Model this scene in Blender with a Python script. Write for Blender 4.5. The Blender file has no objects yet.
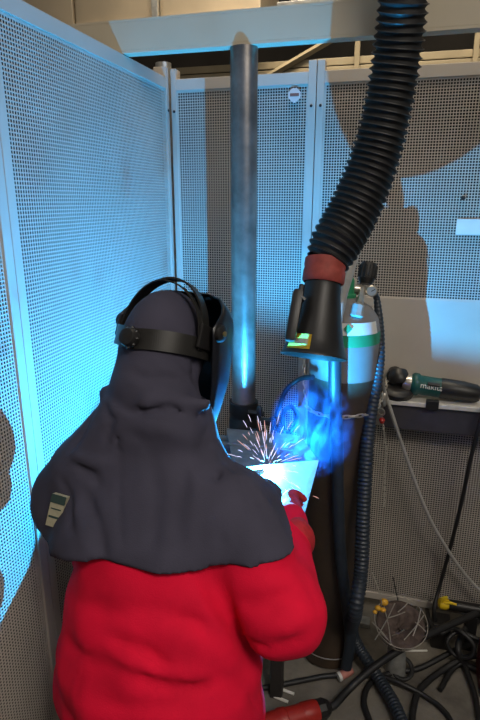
import bpy, bmesh, math, random
import numpy as np
from mathutils import Vector, Matrix, Euler
random.seed(4); rng = np.random.default_rng(4)
S = bpy.context.scene
COL = S.collection
PI = math.pi

# ------------------------------------------------------------------ camera
H = 1.75; FPX = 554.0; PITCH = math.radians(16.1); YAW = math.radians(15.1)
cam_d = bpy.data.cameras.new('camera'); cam = bpy.data.objects.new('camera', cam_d); COL.objects.link(cam)
cam_d.sensor_fit = 'VERTICAL'; cam_d.sensor_height = 36.0; cam_d.sensor_width = 24.0
cam_d.lens = FPX / 720 * 36.0; cam_d.clip_start = 0.02
cam.location = (0, 0, H); cam.rotation_euler = (PI / 2 - PITCH, 0, YAW)
S.camera = cam
# ------------------------------------------------------------------ view, world
S.view_settings.view_transform = 'Standard'; S.view_settings.look = 'None'
S.view_settings.gamma = 1.0; S.view_settings.use_curve_mapping = False
S.view_settings.exposure = 0.0
S.cycles.max_bounces = 6; S.cycles.diffuse_bounces = 3; S.cycles.volume_bounces = 1
world = bpy.data.worlds.new('world'); S.world = world; world.use_nodes = True
world.node_tree.nodes['Background'].inputs[0].default_value = (1.0, 0.93, 0.84, 1)
world.node_tree.nodes['Background'].inputs[1].default_value = 0.07

def area(name, loc, target, size, power, color, size_y=None):
    d = bpy.data.lights.new(name, 'AREA'); d.shape = 'RECTANGLE'; d.size = size; d.size_y = size_y or size
    d.energy = power; d.color = color
    o = bpy.data.objects.new(name, d); COL.objects.link(o); o.location = loc
    o.rotation_euler = (Vector(target) - Vector(loc)).to_track_quat('-Z', 'Y').to_euler(); return o
# the hall's own strip lamps, high under the roof, and daylight from its roof lights; then two added fill lamps
area('hall_and_fill_lamp', (0.9, -1.1, 4.4), (-0.1, 1.2, 1.2), 2.2, 14, (1.0, 0.91, 0.78), 0.6)
area('hall_and_fill_lamp', (-1.4, 0.3, 4.6), (-0.9, 0.8, 0), 0.5, 8, (1.0, 0.93, 0.84), 2.2)
area('hall_and_fill_lamp', (0.8, 3.6, 4.6), (0.2, 3.4, 0), 2.4, 22, (1.0, 0.87, 0.68), 0.6)
area('roof_light', (2.4, -1.2, 3.6), (-0.2, 1.5, 1.2), 1.4, 30, (1.0, 0.91, 0.78), 1.4)
kl = area('hall_and_fill_lamp', (0.9, -0.7, 3.3), (-0.3, 0.85, 1.0), 0.5, 4.5, (1.0, 0.93, 0.84), 0.5)  # added key lamp, no hall fixture: narrow beam brightening the welder
kl.data.spread = 1.2

dl = area('hall_and_fill_lamp', (-0.2, 1.75, 4.3), (-0.2, 2.75, 2.5), 1.6, 20, (1.0, 0.84, 0.62), 0.3)  # added fill lamp, aimed only to brighten the duct fronts
dl.data.spread = 1.1
# ------------------------------------------------------------------ pixel to point (photo frame, at real depths)
def ray(x, y):
    u = (x - 240) / FPX; v = (360 - y) / FPX
    ct, st = math.cos(PITCH), math.sin(PITCH)
    dx, dy, dz = u, ct + v * st, -st + v * ct
    c, s = math.cos(YAW), math.sin(YAW)
    return np.array([c * dx - s * dy, s * dx + c * dy, dz])
CAM = np.array([0, 0, H])
def W(x, y, dep): return CAM + ray(x, y) * dep
def onY(x, y, Y): d = ray(x, y); return CAM + d * (Y / d[1])
def onX(x, y, X): d = ray(x, y); return CAM + d * (X / d[0])
def onZ(x, y, Z): d = ray(x, y); return CAM + d * ((Z - H) / d[2])

# ------------------------------------------------------------------ materials
def mat(name, col, rough=0.6, metal=0.0, var=0.0, vscale=20.0, bump=0.0, bscale=200.0, dirt=None, dirt_amt=0.0, dscale=4.0, emit=None, spec=0.5, sheen=0.0):
    m = bpy.data.materials.new(name); m.use_nodes = True
    nt = m.node_tree; b = nt.nodes['Principled BSDF']; L = nt.links.new
    b.inputs['Base Color'].default_value = (*col, 1); b.inputs['Roughness'].default_value = rough
    b.inputs['Metallic'].default_value = metal; b.inputs['Specular IOR Level'].default_value = spec
    if sheen: b.inputs['Sheen Weight'].default_value = sheen
    tc = nt.nodes.new('ShaderNodeTexCoord'); src = None
    if var > 0:
        n = nt.nodes.new('ShaderNodeTexNoise'); n.inputs['Scale'].default_value = vscale; n.inputs['Detail'].default_value = 5
        L(tc.outputs['Object'], n.inputs['Vector'])
        r = nt.nodes.new('ShaderNodeMix'); r.data_type = 'RGBA'
        r.inputs['A'].default_value = (*[max(0, c * (1 - var)) for c in col], 1); r.inputs['B'].default_value = (*[min(1, c * (1 + var)) for c in col], 1)
        mr = nt.nodes.new('ShaderNodeMapRange'); mr.inputs['From Min'].default_value = 0.3; mr.inputs['From Max'].default_value = 0.7
        L(n.outputs['Fac'], mr.inputs['Value']); L(mr.outputs['Result'], r.inputs['Factor']); src = r.outputs['Result']
    if dirt:
        n2 = nt.nodes.new('ShaderNodeTexNoise'); n2.inputs['Scale'].default_value = dscale; n2.inputs['Detail'].default_value = 8; n2.inputs['Roughness'].default_value = 0.65
        L(tc.outputs['Object'], n2.inputs['Vector'])
        mr2 = nt.nodes.new('ShaderNodeMapRange'); mr2.inputs['From Min'].default_value = 0.48; mr2.inputs['From Max'].default_value = 0.72; mr2.inputs['To Max'].default_value = dirt_amt
        L(n2.outputs['Fac'], mr2.inputs['Value'])
        r2 = nt.nodes.new('ShaderNodeMix'); r2.data_type = 'RGBA'; r2.inputs['A'].default_value = (*col, 1); r2.inputs['B'].default_value = (*dirt, 1)
        if src: L(src, r2.inputs['A'])
        L(mr2.outputs['Result'], r2.inputs['Factor']); src = r2.outputs['Result']
    if src: L(src, b.inputs['Base Color'])
    if bump > 0:
        n3 = nt.nodes.new('ShaderNodeTexNoise'); n3.inputs['Scale'].default_value = bscale; n3.inputs['Detail'].default_value = 4
        L(tc.outputs['Object'], n3.inputs['Vector'])
        bp = nt.nodes.new('ShaderNodeBump'); bp.inputs['Strength'].default_value = bump; bp.inputs['Distance'].default_value = 0.01
        L(n3.outputs['Fac'], bp.inputs['Height']); L(bp.outputs['Normal'], b.inputs['Normal'])
    if emit:
        b.inputs['Emission Color'].default_value = (*emit[0], 1); b.inputs['Emission Strength'].default_value = emit[1]
    return m
M = {}
M['paint'] = mat('grey_white_paint', (0.50, 0.45, 0.395), 0.5, 0, 0.05, 6, dirt=(0.42, 0.37, 0.3), dirt_amt=0.25, dscale=5)
M['felt'] = mat('dark_mineral_felt', (0.022, 0.023, 0.026), 0.95, 0, 0.3, 60)
M['shelf'] = mat('dark_grey_lacquer', (0.055, 0.05, 0.06), 0.5, 0, 0.15, 20)
M['alu'] = mat('bright_aluminium', (0.80, 0.77, 0.72), 0.4, 0.25, 0.06, 40)
M['steel_pipe'] = mat('raw_steel_tube', (0.26, 0.23, 0.205), 0.36, 0.7, 0.3, 14, bump=0.05, bscale=60, dirt=(0.1, 0.08, 0.065), dirt_amt=0.5, dscale=9)
M['galv'] = mat('galvanised_steel', (0.5, 0.5, 0.48), 0.42, 0.6, 0.25, 30)
M['beam'] = mat('beige_beam_paint', (0.66, 0.58, 0.44), 0.5, 0, 0.06, 3)
M['duct'] = mat('warm_sheet_metal', (0.62, 0.52, 0.38), 0.38, 0.5, 0.2, 2.5)
M['rack'] = mat('ochre_rack_paint', (0.30, 0.25, 0.16), 0.6, 0, 0.1, 10)
M['hall'] = mat('dark_hall_wall', (0.06, 0.052, 0.043), 0.9, 0, 0.3, 2)
M['ceil'] = mat('hall_ceiling_sheet', (0.2, 0.18, 0.15), 0.8, 0, 0.1, 2)
M['floor'] = mat('stained_concrete', (0.2, 0.18, 0.15), 0.75, 0, 0.22, 9, bump=0.25, bscale=70, dirt=(0.05, 0.043, 0.036), dirt_amt=0.8, dscale=3.2)
M['black'] = mat('black_rubber', (0.014, 0.014, 0.015), 0.5, 0, 0.3, 30)
M['hose'] = mat('black_hose_fabric', (0.012, 0.012, 0.013), 0.62, 0, 0.3, 60)
M['wirerib'] = mat('rubber_wear_strip', (0.03, 0.029, 0.029), 0.42, 0, 0.3, 60)
M['plastic'] = mat('black_plastic', (0.014, 0.013, 0.013), 0.42, 0, 0.2, 20)
M['shell'] = mat('helmet_black_nylon', (0.008, 0.009, 0.014), 0.34, 0, 0.2, 20)
M['redcollar'] = mat('faded_red_rubber', (0.34, 0.055, 0.04), 0.65, 0, 0.2, 50)
M['yellow'] = mat('yellow_label', (0.75, 0.50, 0.03), 0.5, 0, 0.05, 20)
M['cream'] = mat('pale_print', (0.72, 0.66, 0.42), 0.6)
M['navy'] = mat('navy_flame_cloth', (0.050, 0.047, 0.073), 0.85, 0, 0.12, 12, bump=0.12, bscale=420, spec=0.3)
M['red'] = mat('red_workwear_cotton', (0.70, 0.004, 0.036), 0.85, 0, 0.1, 14, bump=0.15, bscale=380, spec=0.2)
M['glove'] = mat('red_leather', (0.42, 0.012, 0.02), 0.7, 0, 0.2, 60, bump=0.2, bscale=200)
M['skin'] = mat('skin', (0.55, 0.34, 0.25), 0.55)
M['band'] = mat('headband_plastic', (0.016, 0.015, 0.014), 0.38, 0, 0.2, 40)
M['brass'] = mat('dull_brass', (0.42, 0.32, 0.14), 0.35, 0.8, 0.2, 50)
M['chrome'] = mat('nickel_plate', (0.62, 0.58, 0.52), 0.28, 0.85, 0.1, 50)
M['tag'] = mat('woven_tag', (0.40, 0.37, 0.26), 0.8, 0, 0.1, 80)
M['tagdark'] = mat('tag_print_dark', (0.03, 0.06, 0.055), 0.8)
M['cylgrey'] = mat('cylinder_grey_paint', (0.2, 0.185, 0.18), 0.5, 0, 0.1, 12)
M['cylbrown'] = mat('cylinder_brown_paint', (0.055, 0.038, 0.026), 0.5, 0, 0.2, 8, dirt=(0.11, 0.07, 0.04), dirt_amt=0.4, dscale=6)
M['green'] = mat('green_paint', (0.02, 0.24, 0.10), 0.5, 0, 0.1, 20)
M['white'] = mat('white_paper', (0.72, 0.72, 0.70), 0.6, 0, 0.04, 30)
M['sticker'] = mat('sticker_white', (0.68, 0.62, 0.6), 0.5)
M['stickred'] = mat('sticker_brown_red', (0.25, 0.11, 0.09), 0.5)
M['bluehose'] = mat('blue_grey_hose', (0.022, 0.03, 0.042), 0.45, 0, 0.15, 40)
M['clearhose'] = mat('clear_grey_hose', (0.34, 0.33, 0.31), 0.3, 0, 0.1, 40)
M['plate'] = mat('mill_steel_plate', (0.16, 0.16, 0.165), 0.5, 0.3, 0.2, 30, bump=0.06, bscale=90)
M['tabledark'] = mat('scaled_table_steel', (0.055, 0.05, 0.047), 0.6, 0.5, 0.3, 15)
M['castiron'] = mat('black_cast_iron', (0.02, 0.02, 0.021), 0.5, 0.3, 0.3, 30)
M['teal'] = mat('teal_tool_plastic', (0.005, 0.075, 0.07), 0.45, 0, 0.1, 30)
M['plugred'] = mat('red_plug_plastic', (0.42, 0.02, 0.014), 0.45, 0, 0.1, 30)
M['pink'] = mat('faded_pink_plastic', (0.55, 0.22, 0.18), 0.6)
M['wire'] = mat('dull_steel_wire', (0.48, 0.45, 0.4), 0.4, 0.6)
M['bag'] = mat('brown_dusty_rag', (0.10, 0.072, 0.062), 0.9, 0, 0.4, 30, bump=0.4, bscale=60)
M['orange'] = mat('yellow_orange_plastic', (0.72, 0.38, 0.03), 0.5, 0, 0.15, 60)
M['yel2'] = mat('yellow_cap_plastic', (0.8, 0.55, 0.02), 0.45)
M['boot'] = mat('black_boot_leather', (0.02, 0.018, 0.016), 0.55)
M['flux'] = mat('pale_electrode_flux', (0.8, 0.78, 0.72), 0.7)
M['dial'] = mat('gauge_dial', (0.36, 0.45, 0.55), 0.4)
M['lens'] = mat('welding_lens', (0.004, 0.012, 0.008), 0.08)
ARC_L = 580000.0
M['arc'] = mat('arc_light', (0, 0, 0), emit=((0.03, 0.43, 1.0), ARC_L))
M['spark'] = mat('glowing_spark', (0, 0, 0), emit=((1.0, 0.5, 0.4), 1.3))
M['spark2'] = mat('hot_spark', (0, 0, 0), emit=((0.85, 0.75, 1.0), 1.5))

# ------------------------------------------------------------------ helpers
def link_mesh(name, verts, faces, m, parent=None, smooth=False, mats=None, fmat=None):
    me = bpy.data.meshes.new(name)
    v = np.asarray(verts, dtype=float).reshape(-1, 3)
    off = np.zeros(3)
    if parent is not None:
        off = np.array(WORLD[parent.name])
    me.from_pydata((v - off).tolist(), [], [list(f) for f in faces]); me.update()
    for mm in (mats or [m]): me.materials.append(mm)
    if fmat is not None: me.polygons.foreach_set('material_index', np.asarray(fmat, dtype=np.int32))
    if smooth: me.polygons.foreach_set('use_smooth', np.ones(len(me.polygons), dtype=bool))
    o = bpy.data.objects.new(name, me); COL.objects.link(o)
    if parent is not None: o.parent = parent
    WORLD[o.name] = tuple(off)
    return o
WORLD = {}
def thing(name, loc, label, cat, group=None, kind=None):
    o = bpy.data.objects.new(name, None); COL.objects.link(o); o.location = loc; o.empty_display_size = 0.05
    WORLD[o.name] = tuple(float(c) for c in loc)
    tag(o, label, cat, group, kind); return o
def tag(o, label=None, cat=None, group=None, kind=None):
    if label: o['label'] = label
    if cat: o['category'] = cat
    if group: o['group'] = group
    if kind: o['kind'] = kind
    return o

class MB:
    def __init__(s): s.v = []; s.f = []; s.sm = False
    def add(s, v, f):
        n = len(s.v); s.v += [tuple(map(float, p)) for p in v]; s.f += [tuple(i + n for i in q) for q in f]; return s
    def box(s, lo, hi, bev=0.0):
        return s.obox([(a + b) / 2 for a, b in zip(lo, hi)], [(b - a) for a, b in zip(lo, hi)], np.eye(3), bev)
    def obox(s, c, size, R, bev=0.0):
        bm = bmesh.new(); bmesh.ops.create_cube(bm, size=1.0)
        for v in bm.verts: v.co = Vector([v.co[i] * size[i] for i in range(3)])
        if bev > 0: bmesh.ops.bevel(bm, geom=list(bm.edges), offset=bev, segments=2, profile=0.6, affect='EDGES')
        bm.verts.index_update(); R = np.asarray(R); c = np.asarray(c)
        v = [R @ np.array(p.co) + c for p in bm.verts]; f = [[q.index for q in p.verts] for p in bm.faces]
        bm.free(); return s.add(v, f)
    def tube(s, pts, r, seg=10, cap=True, sub=0, prof=None):
        P = np.array(pts, float)
        rr = np.full(len(P), r, float) if np.isscalar(r) else np.array(r, float)
        if sub: P, rr = spline(P, rr, sub)
        fr = frames(P); v = []; f = []
        for i in range(len(P)):
            t, a, b = fr[i]
            for k in range(seg):
                th = 2 * PI * k / seg
                ca, sa = math.cos(th), math.sin(th)
                if prof: ca *= prof[0]; sa *= prof[1]
                v.append(P[i] + rr[i] * (ca * a + sa * b))
        for i in range(len(P) - 1):
            for k in range(seg):
                k2 = (k + 1) % seg; f.append((i * seg + k, i * seg + k2, (i + 1) * seg + k2, (i + 1) * seg + k))
        if cap:
            f.append(tuple(range(seg - 1, -1, -1))); n = (len(P) - 1) * seg; f.append(tuple(n + k for k in range(seg)))
        return s.add(v, f)
    def lathe(s, c, axis, prof, seg=24, cap0=True, cap1=True, sx=1.0, up=None):
        ax = np.array(axis, float); ax /= np.linalg.norm(ax); c = np.array(c, float)
        ref = np.array(up, float) if up is not None else (np.array([0, 0, 1.0]) if abs(ax[2]) < 0.9 else np.array([1.0, 0, 0]))
        a = np.cross(ref, ax); a /= np.linalg.norm(a); b = np.cross(ax, a)
        v = []; f = []
        for (r, h) in prof:
            for k in range(seg):
                th = 2 * PI * k / seg; v.append(c + ax * h + r * (sx * math.cos(th) * a + math.sin(th) * b))
        for i in range(len(prof) - 1):
            for k in range(seg):
                k2 = (k + 1) % seg; f.append((i * seg + k, i * seg + k2, (i + 1) * seg + k2, (i + 1) * seg + k))
        if cap0: f.append(tuple(range(seg - 1, -1, -1)))
        if cap1: n = (len(prof) - 1) * seg; f.append(tuple(n + k for k in range(seg)))
        return s.add(v, f)
    def ball(s, c, r, seg=10, rings=7):
        c = np.array(c, float); r3 = np.full(3, r) if np.isscalar(r) else np.array(r)
        bm = bmesh.new(); bmesh.ops.create_uvsphere(bm, u_segments=seg, v_segments=rings, radius=1.0); bm.verts.index_update()
        v = [np.array(p.co) * r3 + c for p in bm.verts]; f = [[q.index for q in p.verts] for p in bm.faces]; bm.free()
        return s.add(v, f)
    def torus(s, c, axis, R, r, seg=28, sec=8, sx=1.0):
        ax = np.array(axis, float); ax /= np.linalg.norm(ax)
        ref = np.array([0, 0, 1.0]) if abs(ax[2]) < 0.9 else np.array([1.0, 0, 0])
        a = np.cross(ref, ax); a /= np.linalg.norm(a); b = np.cross(ax, a); c = np.array(c, float)
        v = []; f = []
        for i in range(seg):
            t = 2 * PI * i / seg; d = math.cos(t) * a * sx + math.sin(t) * b
            for k in range(sec):
                q = 2 * PI * k / sec; v.append(c + d * (R + r * math.cos(q)) + ax * r * math.sin(q))
        for i in range(seg):
            for k in range(sec):
                i2, k2 = (i + 1) % seg, (k + 1) % sec; f.append((i * sec + k, i2 * sec + k, i2 * sec + k2, i * sec + k2))
        return s.add(v, f)
    def prism(s, pts2, o, ex, ey, ez, th):
        o, ex, ey, ez = map(lambda q: np.array(q, float), (o, ex, ey, ez)); n = len(pts2)
        v = [o + ex * p[0] + ey * p[1] for p in pts2] + [o + ex * p[0] + ey * p[1] + ez * th for p in pts2]
        f = [tuple(range(n - 1, -1, -1)), tuple(range(n, 2 * n))] + [(i, (i + 1) % n, n + (i + 1) % n, n + i) for i in range(n)]
        return s.add(v, f)
    def build(s, name, m, parent=None, smooth=False):
        o = link_mesh(name, s.v, s.f, m, parent, smooth)
        if smooth:
            me = o.data
            bm = bmesh.new(); bm.from_mesh(me); bmesh.ops.recalc_face_normals(bm, faces=list(bm.faces)); bm.to_mesh(me); bm.free()
            try: me.set_sharp_from_angle(angle=math.radians(42))
            except Exception: pass
        return o
def spline(P, rr, sub):
    Q = np.vstack([2 * P[0] - P[1], P, 2 * P[-1] - P[-2]]); R = np.concatenate([[rr[0]], rr, [rr[-1]]])
    out = []; ro = []
    for i in range(1, len(Q) - 2):
        for j in range(sub):
            t = j / sub; t2, t3 = t * t, t ** 3
            out.append(0.5 * (2 * Q[i] + (Q[i + 1] - Q[i - 1]) * t + (2 * Q[i - 1] - 5 * Q[i] + 4 * Q[i + 1] - Q[i + 2]) * t2 + (3 * Q[i] - Q[i - 1] - 3 * Q[i + 1] + Q[i + 2]) * t3))
            ro.append(R[i] * (1 - t) + R[i + 1] * t)
    out.append(P[-1]); ro.append(rr[-1])
    return np.array(out), np.array(ro)
def frames(P):
    T = np.gradient(P, axis=0); T /= (np.linalg.norm(T, axis=1)[:, None] + 1e-12)
    ref = np.array([0, 0, 1.0]) if abs(T[0][2]) < 0.9 else np.array([1.0, 0, 0])
    a = np.cross(ref, T[0]); a /= np.linalg.norm(a); out = []
    for t in T:
        a = a - t * np.dot(a, t); a /= np.linalg.norm(a) + 1e-12; out.append((t, a.copy(), np.cross(t, a)))
    return out
def unit(v): v = np.array(v, float); return v / np.linalg.norm(v)

# ------------------------------------------------------------------ the setting
MB().box((-5, -1.5, -0.1), (5, 6.2, 0.0)).build('floor', M['floor'])['kind'] = 'structure'
MB().box((-5, 6.0, 0.0), (5, 6.2, 5.2)).build('wall_back', M['hall'])['kind'] = 'structure'
MB().box((-5, -1.5, 5.2), (5, 6.2, 5.3)).build('ceiling', M['ceil'])['kind'] = 'structure'

# booth panels -----------------------------------------------------
def perforated(name, parent, origin, ex, ez, en, w, h, pitch=0.0094, hole=0.0064, th=0.0015):
    """square-hole sheet: real holes, with the thickness of the sheet inside each hole"""
    nx = int((w - 0.003) / pitch); nz = int((h - 0.003) / pitch); bar = pitch - hole
    mx = (w - nx * pitch + bar) / 2 - 0; mz = (h - nz * pitch + bar) / 2
    xs = [0.0]; zs = [0.0]
    for i in range(nx): x = (w - (nx * pitch - bar)) / 2 + i * pitch; xs += [x, x + hole]
    for i in range(nz): z = (h - (nz * pitch - bar)) / 2 + i * pitch; zs += [z, z + hole]
    xs.append(w); zs.append(h); xs = np.array(xs); zs = np.array(zs); NX, NZ = len(xs), len(zs)
    off = np.array(WORLD[parent.name]); o = np.array(origin) - off
    X, Z = np.meshgrid(xs, zs, indexing='ij')
    front = o + X[..., None] * np.array(ex) + Z[..., None] * np.array(ez)
    back = front - np.array(en) * th
    V = np.concatenate([front.reshape(-1, 3), back.reshape(-1, 3)]); nb = NX * NZ
    I, J = np.meshgrid(np.arange(NX - 1), np.arange(NZ - 1), indexing='ij'); I = I.ravel(); J = J.ravel()
    a = I * NZ + J; b = (I + 1) * NZ + J; c = (I + 1) * NZ + J + 1; d = I * NZ + J + 1
    ish = (I % 2 == 1) & (J % 2 == 1)
    q = [np.stack([a, b, c, d], 1)[~ish]]
    A, B, C_, D_ = a[ish], b[ish], c[ish], d[ish]
    for p, r in ((A, B), (B, C_), (C_, D_), (D_, A)): q.append(np.stack([p, r, r + nb, p + nb], 1))
    q = np.concatenate(q).astype(np.int32)
    me = bpy.data.meshes.new(name)
    me.vertices.add(len(V)); me.vertices.foreach_set('co', V.ravel().astype(np.float32))
    me.loops.add(q.size); me.loops.foreach_set('vertex_index', q.ravel())
    me.polygons.add(len(q)); me.polygons.foreach_set('loop_start', np.arange(0, q.size, 4, dtype=np.int32))
    me.update(calc_edges=True); me.materials.append(M['paint'])
    ob = bpy.data.objects.new(name, me); COL.objects.link(ob); ob.parent = parent
    return ob
ZT, ZB = 2.176, 0.093
def panel(label, origin, ex, en, w, st0, st1, solid=None, group='perforated booth panels'):
    """origin: bottom corner on the front plane; ex along the panel, en outwards to the booth"""
    ex = np.array(ex, float); en = np.array(en, float); ez = np.array([0, 0, 1.0]); o = np.array(origin, float)
    h = ZT - ZB; R = np.stack([ex, en, ez], 1)
    t = thing('perforated_panel', tuple(o + ex * w / 2), label, 'panel')
    def bx(x0, x1, z0, z1, d0, d1, bev=0.002):
        return MB().obox(o + ex * (x0 + x1) / 2 + ez * (z0 + z1) / 2 + en * (d0 + d1) / 2, (x1 - x0, d1 - d0, z1 - z0), R, bev)
    bx(0, st0, 0, h + 0.035, -0.045, 0.004).build('frame_stile', M['paint'], t)
    bx(w - st1, w, 0, h + 0.035, -0.045, 0.004).build('frame_stile', M['paint'], t)
    bx(st0, w - st1, h - 0.04, h, -0.045, 0.003).build('frame_rail', M['paint'], t)
    bx(st0, w - st1, 0, 0.03, -0.045, 0.003).build('frame_rail', M['paint'], t)
    for k in (0.1, 0.9):
        MB().tube([o + ex * w * k - en * 0.02 + ez * (-ZB + 0.0), o + ex * w * k - en * 0.02 + ez * 0.01], 0.014, 10).build('foot', M['galv'], t)
    if solid is None:
        perforated('perforated_sheet', t, o + ex * st0 + ez * 0.03 - en * 0.002, ex, ez, en, w - st0 - st1, h - 0.07)
    else:
        s0, s1 = solid
        perforated('perforated_sheet', t, o + ex * st0 + ez * 0.03 - en * 0.002, ex, ez, en, w - st0 - st1, s0 - 0.03)
        perforated('perforated_sheet', t, o + ex * st0 + ez * s1 - en * 0.002, ex, ez, en, w - st0 - st1, h - 0.04 - s1)
        bx(st0, w - st1, s0, s1, -0.03, -0.001, 0.001).build('solid_sheet', M['paint'], t)
    bx(st0 - 0.002, w - st1 + 0.002, 0.01, h - 0.02, -0.042, -0.016, 0).build('felt_backing', M['felt'], t)
    for zz in (h - 0.11, 0.12):
        for xx in (st0 * 0.55, w - st1 * 0.55):
            MB().lathe(o + ex * xx + ez * zz + en * 0.004, en, [(0.005, -0.002), (0.005, 0.002), (0.003, 0.003)], 8).build('screw_head', M['castiron'], t)
    return t
XL = -0.834; YB = 2.10
# left side, walking from the camera to the corner
panel('white perforated panel nearest the camera, left wall, behind the person\'s shoulder', (XL, 0.17, ZB), (0, 1, 0), (1, 0, 0), 0.929, 0.028, 0.030)
panel('white perforated left-wall panel between the tall seam and the booth corner', (XL, 1.101, ZB), (0, 1, 0), (1, 0, 0), 0.975, 0.030, 0.022)
panel('narrow white perforated back panel behind the steel pipe, with octagonal sticker', (XL + 0.004, YB, ZB), (1, 0, 0), (0, -1, 0), 0.537, 0.020, 0.028)
pr_ = panel('white perforated back panel with a plain middle band, behind hose and gas cylinder', (-0.2905, YB, ZB), (1, 0, 0), (0, -1, 0), 0.96, 0.026, 0.03, solid=(0.90 - ZB, 1.403 - ZB))
# stickers, bolt
oc = onY(294.5, 95, YB - 0.004)
t = thing('octagonal_sticker', tuple(oc), 'small white octagonal sticker with brown band, high on the narrow back panel', 'sticker')
k = 0.0235
MB().prism([(k * math.cos(PI / 8 + i * PI / 4) * 0.98, k * math.sin(PI / 8 + i * PI / 4)) for i in range(8)], oc, (1, 0, 0), (0, 0, 1), (0, -1, 0), 0.0015).build('backing', M['sticker'], t)
MB().prism([(-0.016, -0.005), (0.016, -0.005), (0.016, 0.005), (-0.016, 0.005)], oc + np.array([0, -0.0015, 0.0005]), (1, 0, 0), (0, 0, 1), (0, -1, 0), 0.0006).build('print_band', M['stickred'], t)
MB().prism([(-0.006, -0.006), (0.006, -0.006), (0, -0.0)], oc + np.array([0, -0.0012, -0.019]), (1, 0, 0), (0, 0, 1), (0, -1, 0), 0.001).build('point', M['white'], t)
a = onY(457, 219, YB - 0.003); b = onY(486, 235, YB - 0.003)
tag(MB().box((a[0], YB - 0.004, b[2]), (b[0], YB - 0.0021, a[2]), 0).build('paper_label', M['white']), 'plain pale rectangular label stuck on the right back panel', 'label')
bo = onY(463, 198, YB)
tag(MB().lathe((bo[0], YB - 0.002, bo[2]), (0, -1, 0), [(0.008, 0), (0.008, 0.005), (0.005, 0.007)], 6).build('hex_bolt', M['castiron']), 'small dark hex bolt in the right back panel above the pale label', 'bolt')

# corner post, beam and what is above ------------------------------
t = thing('corner_post', (-0.882, 2.16, 0), 'round galvanised post standing in the booth corner behind the panels', 'post')
MB().lathe((-0.882, 2.16, 0), (0, 0, 1), [(0.03, 0.006), (0.03, 2.245)], 20).build('shaft', M['galv'], t, True)
MB().box((-0.94, 2.13, 0), (-0.824, 2.2, 0.006)).build('base_plate', M['galv'], t)
YP = 1.75
t = thing('overhead_beam', (0, YP, 2.178), 'long beige steel channel beam across the top of the booth', 'beam')
MB().box((-1.7, YP - 0.03, 2.186), (1.7, YP - 0.023, 2.262), 0.001).build('web', M['beam'], t)
MB().box((-1.7, YP - 0.03, 2.178), (1.7, YP + 0.015, 2.186), 0.001).build('bottom_flange', M['beam'], t)
MB().box((-1.7, YP - 0.03, 2.262), (1.7, YP + 0.015, 2.270), 0.001).build('top_flange', M['beam'], t)
# sheet-metal duct above and behind
def zY(x, y, Y): return onY(x, y, Y)[2]
YD = 2.75
zb = zY(160, 20, YD); zt = zb + 0.42
seams = [onY(-120, 10, YD)[0], onY(74, 10, YD)[0], onY(158, 10, YD)[0], onY(262, 10, YD)[0]]
for i in range(3):
    lab = ['galvanised duct section above the left panel, leftmost of three', 'warm-lit galvanised duct section above the beam, middle of three', 'galvanised duct section above the beam, right of the hanging bracket'][i]
    t = thing('duct_section', ((seams[i] + seams[i + 1]) / 2, YD + 0.2, zb), lab, 'duct')
    MB().box((seams[i] + 0.006, YD, zb), (seams[i + 1] - 0.006, YD + 0.4, zt), 0.006).build('sheet_body', M['duct'], t)
    MB().box((seams[i] + 0.001, YD - 0.025, zb - 0.028), (seams[i + 1] - 0.001, YD + 0.0, zb + 0.006), 0.002).build('lower_flange', M['duct'], t)
t = thing('hanging_bracket', (seams[2], YD - 0.06, zb - 0.05), 'small angled steel bracket with bolt hanging between duct sections', 'bracket')
MB().box((seams[2] - 0.012, YD - 0.05, zb - 0.06), (seams[2] + 0.018, YD - 0.028, zb + 0.25), 0.002).build('strap', M['galv'], t)
MB().tube([(seams[2] - 0.05, YD - 0.04, zb + 0.0), (seams[2] + 0.04, YD - 0.04, zb - 0.08)], 0.007, 8).build('brace', M['galv'], t)
MB().lathe((seams[2], YD - 0.05, zb - 0.02), (0, -1, 0), [(0.013, 0), (0.013, 0.012)], 6).build('bolt', M['chrome'], t)
# rails of the rack behind the booth, seen in the gap under the beam
YR = 2.95
for (y, hh, lab) in ((60.5, 0.022, 'upper ochre rail of the rack behind the booth, seen under the beam'), (70, 0.030, 'lower ochre rail of the rack behind the booth, just above the panels')):
    z = zY(330, y, YR)
    tag(MB().box((-1.8, YR, z - hh), (1.9, YR + 0.04, z + hh * 0.5), 0.003).build('rack_rail', M['rack']), lab, 'rail')
zz = zY(357, 56, YR)
for x, lab in ((357, 'thin upright of the rack seen between hose and beam'), (475, 'thin upright of the rack at the far right above the panel')):
    xx = onY(x, 60, YR - 0.01)[0]
    tag(MB().box((xx - 0.012, YR - 0.022, 0.0), (xx + 0.012, YR - 0.002, zz + 0.8), 0.002).build('rack_upright', M['rack']), lab, 'post')
p0 = onY(262, 80, YR - 0.012); p1 = onY(322, 45, YR - 0.012)
tag(MB().tube([p0 - (p1 - p0) * 0.6, p1 + (p1 - p0) * 0.8], 0.016, 4).build('diagonal_brace', M['rack']), 'slanting ochre brace behind the panels, under the beam beside the pipe', 'brace')
z2 = zY(330, 6, 2.4)
tag(MB().box((-0.5, 2.4, z2 - 0.012), (1.8, 2.46, z2 + 0.03), 0.003).build('cable_tray', M['galv']), 'thin grey cable tray running above and behind the beam', 'tray')
zq = zY(440, 4, 3.3)
tag(MB().box((0.35, 3.3, zq - 0.01), (2.2, 3.5, zq + 0.35), 0.01).build('duct_box', M['ceil']), 'pale ceiling box above the beam at the right of the hose', 'box')

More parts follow.
